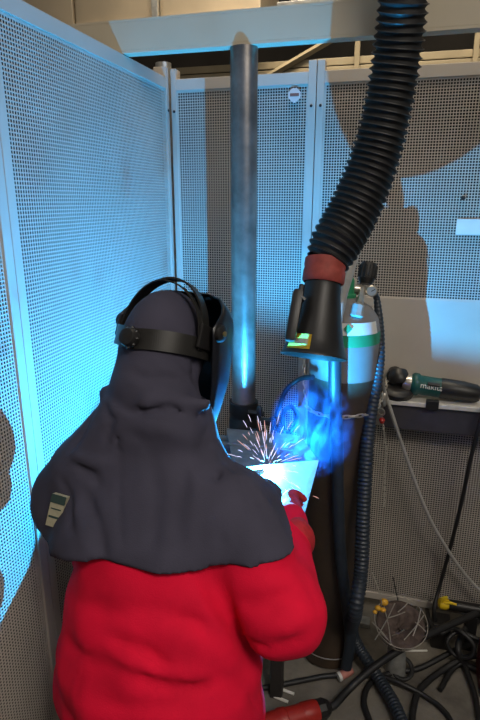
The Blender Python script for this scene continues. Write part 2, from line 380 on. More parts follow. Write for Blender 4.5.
# steel pipe -------------------------------------------------------
px0 = (onY(231, 150, YP)[0] + onY(257, 150, YP)[0]) / 2
t = thing('steel_pipe', (px0, YP, 0), 'tall raw steel pipe standing between floor and beam, lit blue low down', 'pipe')
MB().lathe((px0, YP, 0), (0, 0, 1), [(0.041, 0.008), (0.041, 2.178)], 40).build('tube', M['steel_pipe'], t, True)
MB().box((px0 - 0.09, YP - 0.09, 0), (px0 + 0.09, YP + 0.09, 0.008), 0.002).build('base_plate', M['steel_pipe'], t)
zc = zY(238, 415, YP)
cl = MB().lathe((px0, YP, zc - 0.05), (0, 0, 1), [(0.0415, 0), (0.05, 0.0), (0.05, 0.04), (0.047, 0.045), (0.047, 0.06), (0.05, 0.065), (0.05, 0.105), (0.0415, 0.105)], 28, False, False).build('pipe_clamp', M['castiron'], t, True)
for dz in (0.02, 0.085):
    MB().tube([(px0 + 0.03, YP - 0.05, zc - 0.05 + dz), (px0 + 0.085, YP - 0.05, zc - 0.05 + dz)], 0.008, 6).build('clamp_bolt', M['castiron'], cl)

# shelf on the right panel ------------------------------------------
zs = 1.045
t = thing('wall_shelf', (0.35, 2.05, zs), 'narrow dark metal shelf with bright front lip along the right back panel', 'shelf')
MB().box((0.012, 1.985, zs - 0.006), (0.68, 2.0975, zs), 0.001).build('tray', M['alu'], t)
MB().box((0.012, 1.975, zs - 0.012), (0.68, 1.985, zs + 0.004), 0.002).build('front_lip', M['alu'], t)
MB().box((0.012, 1.992, zs - 0.11), (0.68, 2.0, zs - 0.012), 0.002).build('apron', M['shelf'], t)
MB().box((0.012, 2.085, zs), (0.68, 2.0965, zs + 0.006), 0.001).build('rear_rail', M['alu'], t)
cx_ = onY(432, 405, 1.985)[0]
MB().box((cx_ - 0.022, 1.968, zs - 0.018), (cx_ + 0.022, 1.99, zs + 0.018), 0.003).build('clip', M['plastic'], t)

# angle grinder on the shelf ----------------------------------------
ga = np.array([onY(391, 378, 2.03)[0], 2.035, zs + 0.062]); gb = np.array([onY(476, 385, 2.03)[0], 2.04, zs + 0.036])
gx = unit(gb - ga)
t = thing('angle_grinder', (ga[0] + 0.1, 2.04, zs), 'teal and black angle grinder lying on the wall shelf', 'power tool')
g = lambda q: ga + gx * q
MB().lathe(g(0.07), gx, [(0.03, 0), (0.038, 0.006), (0.042, 0.012), (0.042, 0.026), (0.036, 0.034), (0.035, 0.10), (0.036, 0.105)], 26).build('motor_housing', M['teal'], t, True)
MB().lathe(g(0.175), gx, [(0.036, 0), (0.038, 0.004), (0.038, 0.08), (0.033, 0.125), (0.026, 0.137), (0.012, 0.14)], 26).build('rear_grip', M['plastic'], t, True)
hdn = unit((0.12, -0.62, -0.78))
gh = MB().lathe(g(0.03) - hdn * 0.03, hdn, [(0.018, -0.014), (0.032, -0.01), (0.038, 0.01), (0.036, 0.035), (0.026, 0.045)], 22).build('gear_head', M['plastic'], t, True)
MB().lathe(g(0.072), -gx, [(0.032, -0.004), (0.032, 0.012), (0.026, 0.03)], 18).build('neck_collar', M['chrome'], gh, True)
MB().lathe(g(0.025) + np.array([0, -0.006, -0.034]), (0.05, -0.25, 0.97), [(0.056, -0.012), (0.06, -0.008), (0.06, 0.01), (0.05, 0.018), (0.03, 0.02)], 32).build('disc_guard', M['plastic'], t, True)
MB().lathe(g(0.025) + np.array([0, -0.004, -0.046]), (0.05, -0.25, 0.97), [(0.052, -0.003), (0.052, 0.003)], 32).build('grinding_disc', M['castiron'], t, True)
MB().tube([g(0.13) + np.array([0, -0.034, 0.02]), g(0.17) + np.array([0, -0.034, 0.02])], 0.007, 8).build('switch', M['plastic'], t)
MB().tube([g(0.31), g(0.335), g(0.36) + np.array([0, 0, 0.002])], [0.011, 0.009, 0.007], 8).build('cord_boot', M['bluehose'], t)
fd = bpy.data.curves.new('lettering', 'FONT'); fd.body = 'makita'; fd.size = 0.030; fd.extrude = 0.0005; fd.align_x = 'CENTER'; fd.align_y = 'CENTER'
lz = unit(np.array([0, -0.97, 0.26])); ly = unit(np.cross(lz, gx)); lz = np.cross(gx, ly)
lp = g(0.142) + lz * 0.0362
fo = bpy.data.objects.new('lettering_source', fd); COL.objects.link(fo)
bpy.context.view_layer.update()
fm = bpy.data.meshes.new_from_object(fo.evaluated_get(bpy.context.evaluated_depsgraph_get())); bpy.data.objects.remove(fo)
fv = [lp + gx * p.co[0] + ly * p.co[1] + lz * p.co[2] for p in fm.vertices]
link_mesh('lettering', fv, [list(p.vertices) for p in fm.polygons], M['white'], t)
MB().lathe((ga[0] + 0.012, 2.062, zs + 0.074), (0.15, 1, 0.2), [(0.02, -0.02), (0.028, -0.012), (0.028, 0.02), (0.02, 0.028)], 22).build('side_handle', M['plastic'], t, True)

# gas cylinder -------------------------------------------------------
CX, CY, CR = -0.133, 1.87, 0.117
t = thing('gas_cylinder', (CX, CY, 0), 'tall brown gas cylinder with grey shoulder chained at the back of the booth', 'gas cylinder')
MB().lathe((CX, CY, 0), (0, 0, 1), [(CR - 0.012, 0.0), (CR, 0.012), (CR, 1.172)], 44, True, False).build('body', M['cylbrown'], t, True)
MB().lathe((CX, CY, 0), (0, 0, 1), [(CR, 1.172), (CR, 1.293)], 44, False, False).build('upper_body', M['cylgrey'], t, True)
MB().lathe((CX, CY, 0), (0, 0, 1), [(CR, 1.293), (CR, 1.314), (CR - 0.002, 1.332)], 44, False, False).build('green_band', M['green'], t, True)
MB().lathe((CX, CY, 0), (0, 0, 1), [(CR - 0.002, 1.332), (CR - 0.010, 1.373), (CR - 0.035, 1.407), (0.045, 1.428), (0.034, 1.438)], 44, False, True).build('shoulder', M['cylgrey'], t, True)
lb = []
for i in range(9):
    th = -PI / 2 + math.radians(-8 + i * 9); lb.append((CX + (CR + 0.002) * math.cos(th), CY + (CR + 0.002) * math.sin(th)))
v = [(x, y, 1.333) for x, y in lb] + [(CX + (x - CX) * 0.93, CY + (y - CY) * 0.93, 1.372) for x, y in lb]
lab = link_mesh('paper_label', v, [(i, i + 1, 10 + i, 9 + i) for i in range(8)], M['white'], t, True)
th = -PI / 2 + math.radians(8); dn = np.array([math.cos(th), math.sin(th), 0.2]); dn /= np.linalg.norm(dn); dt = np.array([-math.sin(th), math.cos(th), 0]); du = np.cross(dn, dt) * -1
du = np.cross(dt, dn) * -1 if np.cross(dt, dn)[2] < 0 else np.cross(dt, dn)
dc = np.array([CX + 0.114 * math.cos(th), CY + 0.114 * math.sin(th), 1.355]) + dn * 0.003
MB().prism([(-0.014, 0), (0, -0.016), (0.014, 0), (0, 0.016)], dc, dt, du, dn, 0.002).build('green_diamond', M['green'], lab)
MB().lathe((CX, CY, 1.418), (0, 0, 1), [(0.03, 0), (0.03, 0.03), (0.022, 0.034), (0.022, 0.075), (0.018, 0.085)], 20).build('valve', M['green'], t, True)
MB().lathe((CX, CY, 0.055), (0, 0, 1), [(CR + 0.002, 0), (CR + 0.0035, 0.003), (CR + 0.002, 0.006)], 44, False, False).build('base_ring', M['galv'], t, True)

# pressure regulator on the valve ------------------------------------
rb = np.array(W(353, 286, (np.dot(np.array([CX, CY - 0.03, 1.48]) - CAM, unit(ray(240, 360))))))
def RW(x, y, d=0.0): return W(x, y, 1.87 + d)
t = thing('gas_regulator', tuple(RW(356, 292)), 'nickel gas regulator with round gauge on top of the cylinder valve', 'regulator')
MB().tube([RW(343, 287), RW(358, 289), RW(372, 292)], [0.015, 0.018, 0.013], 14).build('body', M['chrome'], t, True)
MB().lathe(RW(351, 284), unit(RW(351, 270) - RW(351, 290)), [(0.019, -0.02), (0.022, -0.014), (0.022, 0.014), (0.018, 0.018)], 6).build('union_nut', M['chrome'], t)
MB().lathe(RW(345, 290), unit(RW(338, 300) - RW(348, 286)), [(0.018, -0.015), (0.02, 0), (0.016, 0.02)], 6).build('union_nut', M['chrome'], t)
kn = MB()
ka = unit(RW(370, 260) - RW(365, 287))
pr2 = []
kn.lathe(RW(365.5, 284), ka, [(0.02, 0), (0.026, 0.012), (0.028, 0.02), (0.029, 0.06), (0.025, 0.072), (0.012, 0.075)], 24)
for i in range(14):
    th = 2 * PI * i / 14; aa = unit(np.cross(ka, (0, 1, 0))); bb = np.cross(ka, aa)
    q = RW(365.5, 284) + (aa * math.cos(th) + bb * math.sin(th)) * 0.0285
    kn.tube([q + ka * 0.02, q + ka * 0.062], 0.0035, 6)
kn.build('adjusting_knob', M['plastic'], t, True)
gc = RW(371.5, 291, -0.04); gn = unit(CAM - gc + np.array([0.1, 0, -0.1]))
ga_ = MB().lathe(gc, gn, [(0.016, -0.02), (0.019, -0.012), (0.019, 0.006), (0.016, 0.009)], 28).build('pressure_gauge', M['chrome'], t, True)
MB().lathe(gc, gn, [(0.0148, 0.0091), (0.0148, 0.0097)], 28).build('dial', M['dial'], ga_)
gu = unit(np.cross(gn, (1, 0, 0))); gr = np.cross(gu, gn)
MB().obox(gc + gn * 0.0103 + (gr * 0.005 + gu * 0.003), (0.014, 0.0025, 0.0006), np.stack([unit(gr + gu * 0.6), unit(gu - gr * 0.6), gn], 1)).build('needle', M['castiron'], ga_)
MB().tube([RW(363, 289, -0.02), RW(360, 304, -0.085)], [0.011, 0.011], 6).build('outlet_nut', M['chrome'], t)
MB().lathe(RW(359, 303, -0.09), unit(RW(356, 317) - RW(359, 303)), [(0.012, 0), (0.019, 0.006), (0.021, 0.032), (0.023, 0.042), (0.016, 0.047)], 8).build('valve_cap', M['clearhose'], t)
# bottle behind (green valve body seen by the collar)
tag(MB().tube([RW(338, 326, -0.135), RW(342, 300, -0.12), RW(349, 274, -0.08), RW(357, 250, -0.04), RW(362, 238, -0.02), RW(368, 232, 0.02)], [0.012, 0.014, 0.016, 0.013, 0.011], 12, sub=4).build('grey_hose', M['clearhose'], None, True), 'translucent grey hose rising from the regulator behind the fume hose', 'hose')
tag(MB().tube([W(321, 284, 1.60), W(334, 279, 1.66), W(345, 268, 1.72), W(352, 256, 1.78), W(357, 250, 1.84)], 0.0035, 8, sub=5).build('thin_white_cord', M['white'], None, True), 'thin white cord looping from the red collar towards the regulator', 'cord')

# hoses along the cylinder --------------------------------------------
def hose(name, pts, r, m, label, cat='hose', seg=12, sub=6, prof=None, group=None, rib=0.0):
    if rib:
        P, rr = spline(np.array(pts, float), np.full(len(pts), r, float) if np.isscalar(r) else np.array(r, float), 12)
        d = np.concatenate([[0], np.cumsum(np.linalg.norm(np.diff(P, axis=0), axis=1))]); q = np.arange(0, d[-1], rib / 5)
        pts = np.stack([np.interp(q, d, P[:, k]) for k in range(3)], 1); r = np.interp(q, d, rr) * (1 + 0.07 * np.cos(q / rib * 2 * PI)); sub = 0
    return tag(MB().tube(pts, r, seg, True, sub, prof).build(name, M[m] if isinstance(m, str) else m, None, True), label, cat, group)
YF = CY - CR - 0.022
hose('flat_hose', [RW(341, 300, -0.02), RW(336, 318, -0.1)] + [onY(335, 345, YF - 0.01), onY(335, 395, YF - 0.01), onY(337, 440, YF - 0.008), onY(338, 500, YF - 0.008), onY(341, 560, YF - 0.01), onY(347, 605, YF - 0.02)] + [onZ(350, 640, 0.18), onZ(346, 668, 0.05)],
     0.021, 'bluehose', 'flat blue-grey hose hanging straight down the front of the gas cylinder', prof=(1, 0.75))
pts = [RW(374, 293, -0.02), RW(377, 300), RW(379.5, 330), RW(379, 360), RW(376, 385), RW(370, 420), RW(366, 460), RW(363, 520), RW(361, 570), RW(355, 612, -0.02), onZ(352, 634, 0.16), onZ(372, 668, 0.05), onZ(392, 700, 0.04), onZ(402, 722, 0.04), onZ(420, 760, 0.04)]
hose('ribbed_hose', pts, [0.009, 0.011, 0.016, 0.019, 0.019, 0.021, 0.023, 0.024, 0.024, 0.024, 0.024, 0.022, 0.022, 0.022, 0.022], 'bluehose', 'thick dark blue torch hose arching from the gauge down beside the cylinder', rib=0.014)
hose('black_cable', [onZ(352, 628, 0.2), onZ(349, 655, 0.08), onZ(347, 672, 0.03), onZ(320, 677, 0.014), onZ(290, 683, 0.012), onZ(262, 688, 0.012), onZ(236, 690, 0.012)], 0.010, 'black', 'black cable on the floor beside the cylinder, joined to the pink connector')
pc = onZ(345, 674, 0.03); pd = unit(onZ(353, 670, 0.04) - onZ(336, 678, 0.03))
t = thing('cable_connector', (pc[0], pc[1], 0), 'pink and white cable connector on the floor by the cylinder foot', 'connector')
MB().tube([pc - pd * 0.03, pc - pd * 0.018], 0.017, 14).build('white_ring', M['white'], t, True)
MB().tube([pc - pd * 0.018, pc + pd * 0.02, pc + pd * 0.034], [0.016, 0.015, 0.010], 14).build('sleeve', M['pink'], t, True)
hose('grey_tube', [RW(381, 378, 0.05), onY(385, 392, 1.96), onY(394, 420, 1.95), onY(408, 462, 1.97), onY(428, 515, 1.98), onY(449, 552, 2.0), onY(468, 578, 2.02), onY(490, 600, 2.0)], 0.0065, 'clearhose', 'thin grey plastic tube slanting down across the perforated right panel')
hose('black_cable', [onY(486, 398, 1.96), onY(478, 430, 1.95), onY(470, 462, 1.96), onY(462, 500, 2.0), onY(451, 545, 2.04), onY(440, 585, 2.05), onY(434, 612, 2.0), onZ(440, 632, 0.05)], 0.0075, 'black', 'black power cable hanging from the shelf end down to the floor pile')
# chain round the cylinder and hanging chain ---------------------------
def chain(label, pts, r, ln, parent_loc):
    P, _ = spline(np.array(pts, float), np.ones(len(pts)), 24)
    d = np.concatenate([[0], np.cumsum(np.linalg.norm(np.diff(P, axis=0), axis=1))])
    t = thing('chain', tuple(P[0]), label, 'chain')
    n = int(d[-1] / ln)
    for i in range(n):
        s = (i + 0.5) * ln
        c = np.array([np.interp(s, d, P[:, k]) for k in range(3)]); e = np.array([np.interp(s + 0.004, d, P[:, k]) for k in range(3)])
        T = unit(e - c); ref = np.array([0, 0, 1.0]) if abs(T[2]) < 0.8 else np.array([1.0, 0, 0])
        a = unit(np.cross(ref, T)); b = np.cross(T, a); side = a if i % 2 else b
        hl = ln * 0.66; hw = r * 1.9; m = MB(); ring = []
        for j in range(12):
            q = 2 * PI * j / 12; ring.append(c + T * hl * math.copysign(abs(math.cos(q)) ** 0.7, math.cos(q)) + side * hw * math.sin(q))
        v = []; f = []
        for j in range(12):
            tt = unit(ring[(j + 1) % 12] - ring[j - 1]); n1 = unit(np.cross(tt, np.cross(side, T))); n2 = np.cross(tt, n1)
            for k in range(5): v.append(ring[j] + r * (math.cos(2 * PI * k / 5) * n1 + math.sin(2 * PI * k / 5) * n2))
        for j in range(12):
            for k in range(5):
                j2, k2 = (j + 1) % 12, (k + 1) % 5; f.append((j * 5 + k, j2 * 5 + k, j2 * 5 + k2, j * 5 + k2))
        m.add(v, f).build('link', M['wire'], t, True)
    return t
zc1 = zY(345, 417, CY - CR)
arcpts = [(-0.30, 2.07, zc1 + 0.09), (CX - 0.14, CY + 0.06, zc1 + 0.03)] + [(CX + (CR + 0.007) * math.cos(q), CY + (CR + 0.007) * math.sin(q), zc1 - 0.004 * math.sin(2 * q)) for q in [math.radians(v) for v in (190, 220, 250, 280, 310, 340)]] + [(CX + 0.14, CY + 0.08, zc1 + 0.02), (0.02, 2.07, zc1 + 0.05)]
chain('steel chain holding the gas cylinder at mid height', arcpts, 0.0028, 0.024, None)
cp = onY(382, 418, 1.965)
chain('thin loose chain hanging down beside the cylinder under the shelf', [cp, onY(386, 450, 1.966), onY(385, 480, 1.967), onY(384, 508, 1.968)], 0.0017, 0.014, None)
t = thing('snap_hook', tuple(cp), 'silver and dark red snap hook at the shelf end above the hanging chain', 'hook')
MB().lathe(onY(384, 398, 1.96), (0, 0, -1), [(0.008, -0.02), (0.013, -0.01), (0.013, 0.02), (0.008, 0.03)], 12).build('hook_body', M['chrome'], t, True)
MB().torus(onY(381, 412, 1.955), (0.3, 1, 0), 0.012, 0.004, 18, 6).build('ring', M['chrome'], t, True)
MB().lathe(onY(382, 420, 1.96), (0, 0, -1), [(0.007, -0.008), (0.012, 0.0), (0.007, 0.012)], 12).build('red_sleeve', M['plugred'], t, True)

# fume extraction hose and hood -----------------------------------------
DC = 1.56
c0 = W(325, 270, DC + 0.02)
pts = [W(326.5, 262, DC + 0.025), W(336, 243, 1.585), W(353, 212, 1.585), W(374, 160, 1.56), W(388, 105, 1.51), W(397, 55, 1.455), W(403, 5, 1.39), W(408, -45, 1.33), W(412, -100, 1.26)]
t = thing('extraction_hose', tuple(pts[0]), 'black ribbed fume extraction hose hanging from above down to the hood', 'hose')
P, _ = spline(np.array(pts), np.ones(len(pts)), 40)
d = np.concatenate([[0], np.cumsum(np.linalg.norm(np.diff(P, axis=0), axis=1))]); LN = d[-1]
pitch = 0.0195; N = int(LN / pitch * 6)
ss = np.linspace(0, LN, N); Q = np.stack([np.interp(ss, d, P[:, k]) for k in range(3)], 1)
fr = frames(Q); seg = 40; R0 = 0.066; v = []; f = []
taper = lambda s: (1 - 0.14 * max(0, 1 - s / 0.05)) * float(np.interp(s, [0, 0.2, 0.75, 1.0], [1.04, 1.04, 0.86, 0.8]))
for i in range(N):
    tt, a, b = fr[i]
    for k in range(seg):
        th = 2 * PI * k / seg; ph = (ss[i] / pitch - 0.0 * th / (2 * PI)) * 2 * PI + th
        rr = (R0 + 0.0042 * math.cos(ph) + 0.0010 * math.sin(5 * th + 2.1 * int(ss[i] / pitch))) * taper(ss[i])
        v.append(Q[i] + rr * (math.cos(th) * a + math.sin(th) * b))
for i in range(N - 1):
    for k in range(seg):
        k2 = (k + 1) % seg; f.append((i * seg + k, i * seg + k2, (i + 1) * seg + k2, (i + 1) * seg + k))
f.append(tuple((N - 1) * seg + k for k in range(seg)))
link_mesh('corrugated_sleeve', v, f, M['hose'], t, True)
hv = []; nt_ = int(LN / pitch)
for i in range(nt_ * 36):
    s = i / 36 * pitch; th = -2 * PI * i / 36
    k = min(N - 1, int(s / LN * (N - 1))); tt, a, b = fr[k]; q = np.array([np.interp(s, d, P[:, j]) for j in range(3)])
    hv.append(q + (R0 + 0.0050) * taper(s) * (math.cos(th) * a + math.sin(th) * b))
MB().tube(hv, 0.0019, 5).build('spiral_rib', M['wirerib'], t, True)
# red collar + hood (a thing of its own hanging on the hose)
hc0 = W(325.5, 263, DC + 0.02); hm = W(313.5, 357, 1.565)
ax = unit(hm - hc0); HL = np.linalg.norm(hm - hc0)
t = thing('extraction_hood', tuple(hm), 'black cone-shaped fume hood with red collar and yellow label above the weld', 'hood')
MB().lathe(hc0 - ax * 0.012, ax, [(0.050, 0), (0.059, 0.003), (0.060, 0.022), (0.057, 0.030), (0.060, 0.038), (0.060, 0.066), (0.055, 0.072)], 36, False, False).build('red_collar', M['redcollar'], t, True)
hz = [(0.046, 0.045), (0.051, 0.062), (0.053, 0.075), (0.055, 0.10), (0.065, HL * 0.6), (0.078, HL * 0.82), (0.091, HL * 0.97), (0.0945, HL * 0.985), (0.0945, HL), (0.092, HL), (0.088, HL * 0.965), (0.062, HL * 0.6), (0.05, 0.1), (0.02, 0.09)]
tilt = unit(ax + 0.10 * unit(np.array([ray(240, 360)[0], ray(240, 360)[1], 0])) * -1)
MB().lathe(hc0, ax, hz, 44, False, True, sx=1.0).build('cone', M['plastic'], t, True)
# side handle block
side = unit(np.cross(ax, ray(300, 320))); 
fwd = unit(-ray(310, 320) + ax * np.dot(ray(310, 320), ax)); side = np.cross(ax, fwd)
if np.dot(side, W(290, 320, 1.5) - W(310, 320, 1.5)) < 0: side = -side
hb = hc0 + ax * HL * 0.55
a0 = W(297, 293, 1.515); a1 = W(289, 338, 1.50)
Rm = np.stack([side, fwd, unit(a1 - a0)], 1)
MB().obox((a0 + a1) / 2 + side * -0.004, (0.030, 0.05, np.linalg.norm(a1 - a0) + 0.02), Rm, 0.010).build('side_handle', M['plastic'], t, True)
MB().tube([W(302, 285, 1.505), W(300, 296, 1.495), W(305, 300, 1.495)], 0.008, 8).build('handle_bracket', M['plastic'], t, True)
# label: a strip wrapped on the cone
def cone_pt(s, th, lift):
    r = np.interp(s, [h for _, h in hz[:8]], [r for r, _ in hz[:8]])
    return hc0 + ax * s + (r + lift) * (math.cos(th) * fwd + math.sin(th) * side)
def cone_patch(s0, s1, t0, t1, lift, name, m, par, n=8):
    v = [cone_pt(s, t0 + (t1 - t0) * i / n, lift) for s in (s0, s1) for i in range(n + 1)] + [cone_pt(s, t0 + (t1 - t0) * i / n, lift - 0.0012) for s in (s0, s1) for i in range(n + 1)]
    f = [(i, i + 1, n + 2 + i, n + 1 + i) for i in range(n)]
    m_ = 2 * n + 2; f += [(0, n + 1, m_ + n + 1, m_), (n, 2 * n + 1, m_ + 2 * n + 1, m_ + n)]
    f += [(i, i + 1, m_ + i + 1, m_ + i) for i in range(n)] + [(n + 1 + i, n + 2 + i, m_ + n + 2 + i, m_ + n + 1 + i) for i in range(n)]
    return link_mesh(name, v, f, m, par, True)
yl = cone_patch(HL * 0.80, HL * 0.955, 0.16, 0.98, 0.003, 'yellow_label', M['yellow'], t)
cone_patch(HL * 0.85, HL * 0.905, 0.24, 0.9, 0.0045, 'print_strip', M['cream'], yl)

# ------------------------------------------------------------------ welding table, workpiece, tools
TX0, TX1, TY0, TY1, TZ = -0.75, -0.262, 1.08, 1.63, 0.88  # top stretched left and forward to keep arc light off the lower left wall
t = thing('welding_table', ((TX0 + TX1) / 2, (TY0 + TY1) / 2, 0), 'dark steel welding table in front of the person, mostly hidden', 'table')
MB().box((TX0, TY0, TZ - 0.02), (TX1, TY1, TZ), 0.003).build('tabletop', M['tabledark'], t)
for x in (TX0 + 0.03, TX1 - 0.03):
    for y in (TY0 + 0.03, TY1 - 0.03): MB().box((x - 0.022, y - 0.022, 0), (x + 0.022, y + 0.022, TZ - 0.02), 0.003).build('leg', M['tabledark'], t)
MB().box((TX0 + 0.05, TY0 + 0.02, TZ - 0.07), (TX1 - 0.05, TY0 + 0.04, TZ - 0.02)).build('apron', M['tabledark'], t)
MB().box((TX0 + 0.05, TY1 - 0.04, TZ - 0.07), (TX1 - 0.05, TY1 - 0.02, TZ - 0.02)).build('apron', M['tabledark'], t)
# workpiece: a sloping front plate welded to a flange that runs back from its top edge
TR = W(319, 460, 1.565); TL = W(222, 469, 1.52); 
BR = W(303, 520, 1.51)
down = BR - TR; BL = TL + down
wp = thing('steel_workpiece', tuple((BR + BL) / 2), 'bright steel bracket being welded, its plate sloping towards the person', 'workpiece')
nrm = unit(np.cross(TL - TR, down)); 
if np.dot(nrm, CAM - TR) < 0: nrm = -nrm
def slab(name, quad, n, th, m=None):
    q = [np.array(p) for p in quad]; v = q + [p - n * th for p in q]
    f = [(0, 1, 2, 3), (7, 6, 5, 4)] + [(i, 4 + i, 4 + (i + 1) % 4, (i + 1) % 4) for i in range(4)]
    return link_mesh(name, v, f, m or M['plate'], wp)
slab('front_plate', [TL, TR, BR, BL], nrm, 0.008)
RRp = onZ(301, 436, TR[2] - 0.006); RLp = RRp + np.array([-0.24, -0.01, 0])
up = np.array([0, 0, 1.0])
slab('rear_flange', [TL + np.array([0.03, 0.012, TR[2] - TL[2] - 0.006]), TR + np.array([-0.004, 0.012, -0.006]), RRp, RLp], up, 0.006)
slab('rear_lip', [RLp + up * 0.0005, RRp + up * 0.0005, RRp - up * 0.07, RLp - up * 0.07], np.array([0, 1.0, 0]), -0.006)
mid1 = onZ(292, 450, TR[2] - 0.005)
MB().tube([mid1, mid1 + np.array([-0.2, -0.008, 0])], 0.004, 8).build('weld_bead', M['plate'], wp, True)
for k in (0.25, 0.8):
    q = TL * (1 - k) + TR * k + np.array([0, 0.05, 0])
    if q[0] < TX1 - 0.02: MB().box((q[0] - 0.02, q[1] - 0.02, TZ), (q[0] + 0.02, q[1] + 0.05, TR[2] - 0.012), 0.002).build('support_leg', M['plate'], wp)
q0 = RLp * 0.6 + RRp * 0.4
MB().box((q0[0] - 0.03, q0[1] - 0.05, TZ), (q0[0] + 0.02, q0[1] - 0.01, TR[2] - 0.012), 0.002).build('support_leg', M['plate'], wp)

# the arc: a small ball of light just in front of the plate's top edge
AE = np.array([W(268, 463, 1.54)[0], 0, 0]); kk = (AE[0] - TL[0]) / (TR[0] - TL[0]); edge = TL + (TR - TL) * kk
ARC = edge + unit(down) * 0.015 + nrm * 0.010
bm = bmesh.new(); bmesh.ops.create_icosphere(bm, subdivisions=2, radius=0.0022)
vv = [np.array(p.co) + ARC for p in bm.verts]; bm.verts.index_update(); ff = [[q.index for q in p.verts] for p in bm.faces]; bm.free()
tag(link_mesh('welding_arc', vv, ff, M['arc'], None, True), 'blinding blue-white welding arc on the top edge of the bracket', 'arc')
# torch held behind the cape, nozzle at the arc
th_ = ARC + np.array([-0.12, -0.19, 0.0])
t = thing('welding_torch', tuple(th_), 'black welding torch reaching to the arc behind the cape', 'torch')
MB().tube([th_ + np.array([-0.03, -0.1, -0.03]), th_, th_ + np.array([0.03, 0.06, 0.005])], [0.016, 0.016, 0.014], 12, sub=4).build('handle', M['plastic'], t, True)
MB().tube([th_ + np.array([0.03, 0.06, 0.005]), th_ + np.array([0.07, 0.11, 0.002]), ARC + np.array([-0.022, -0.045, 0.006])], 0.009, 10, sub=4).build('swan_neck', M['castiron'], t, True)
MB().tube([ARC + np.array([-0.024, -0.049, 0.007]), ARC + np.array([-0.008, -0.018, 0.003])], [0.011, 0.007], 14).build('nozzle', M['brass'], t, True)
# clutter behind: clamp and coiled cable on the table
vz = W(222, 452, 1.60)
t = thing('bench_vise', (-0.49, 1.55, TZ), 'dark grey bench vise on the table left of the sparks', 'vise')
MB().box((-0.55, 1.50, TZ), (-0.43, 1.60, TZ + 0.03), 0.006).build('base', M['tabledark'], t)
MB().box((-0.53, 1.52, TZ + 0.03), (-0.44, 1.58, TZ + 0.11), 0.01).build('body', M['tabledark'], t)
MB().box((-0.545, 1.505, TZ + 0.10), (-0.415, 1.53, TZ + 0.145), 0.004).build('jaw', M['plate'], t)
MB().box((-0.545, 1.55, TZ + 0.10), (-0.415, 1.575, TZ + 0.145), 0.004).build('jaw', M['plate'], t)
MB().tube([(-0.48, 1.50, TZ + 0.07), (-0.48, 1.44, TZ + 0.07)], 0.011, 10).build('spindle', M['chrome'], t, True)
MB().tube([(-0.54, 1.445, TZ + 0.05), (-0.42, 1.445, TZ + 0.09)], 0.005, 8).build('handle', M['chrome'], t, True)
cp = W(288, 440, 1.80)
YC = 1.78
hose('coiled_cable', [onY(313, 377, 1.74), onY(300, 379, 1.78), onY(287, 389, YC), onY(280, 405, YC), onY(276, 420, YC), onY(281, 433, YC), onY(292, 430, YC), onY(297, 416, YC), onY(292, 407, YC), onY(284, 412, YC), onY(283, 428, YC), onY(287, 450, YC), onY(292, 480, YC), onY(285, 560, YC), onZ(275, 640, 0.03)], 0.0085, 'black', 'black cable hung in a loop between pipe and gas cylinder', sub=8)
t = thing('spring_clamp', tuple(onY(272, 428, 1.70)), 'small black clamp upright between the pipe and the coiled cable', 'clamp')
q = onY(272, 428, 1.62)
MB().box((q[0] - 0.008, q[1] - 0.006, TZ), (q[0] + 0.008, q[1] + 0.006, q[2] + 0.035), 0.002).build('bar', M['castiron'], t)
MB().box((q[0] - 0.05, q[1] - 0.012, q[2] + 0.01), (q[0] + 0.012, q[1] + 0.012, q[2] + 0.03), 0.004).build('arm', M['castiron'], t)
MB().tube([(q[0] - 0.042, q[1], q[2] + 0.05), (q[0] - 0.042, q[1], TZ + 0.015)], 0.006, 8).build('screw', M['castiron'], t, True)
MB().ball((q[0] - 0.042, q[1], q[2] + 0.055), (0.011, 0.011, 0.018)).build('handle', M['castiron'], t, True)

# sparks: small burning slivers thrown up and out
sp = [[(W(313, 496, 1.6), W(319, 498.5, 1.6))], []]
for i in range(95):
    th = rng.uniform(0, 2 * PI); el = rng.uniform(0.15, 1.45) if i % 4 else rng.uniform(-0.9, 0.3)
    dirn = np.array([math.cos(th) * math.cos(el), math.sin(th) * math.cos(el) * 0.6, math.sin(el)])
    if dirn[1] > 0.2 and dirn[2] < 0.2: continue
    dist = rng.uniform(0.02, 0.13) * (0.55 + 0.6 * abs(dirn[2])); ln = rng.uniform(0.012, 0.05)
    p = ARC + dirn * dist; q = ARC + dirn * (dist + ln) - np.array([0, 0, 0.18 * ln])
    sp[i % 2].append((p, q))
for j, nm in enumerate(('spark_slivers', 'hot_spark_slivers')):
    m = MB()
    for p, q in sp[j]: m.tube([p, (p + q) / 2 + np.array([0, 0, 0.001]), q], [0.0003, 0.0008, 0.0003], 4)
    o = m.build(nm, M['spark' if j == 0 else 'spark2']); tag(o, ['pinkish glowing sparks flying up from the arc', 'pale hot sparks thrown around the arc'][j], 'sparks', kind='stuff')

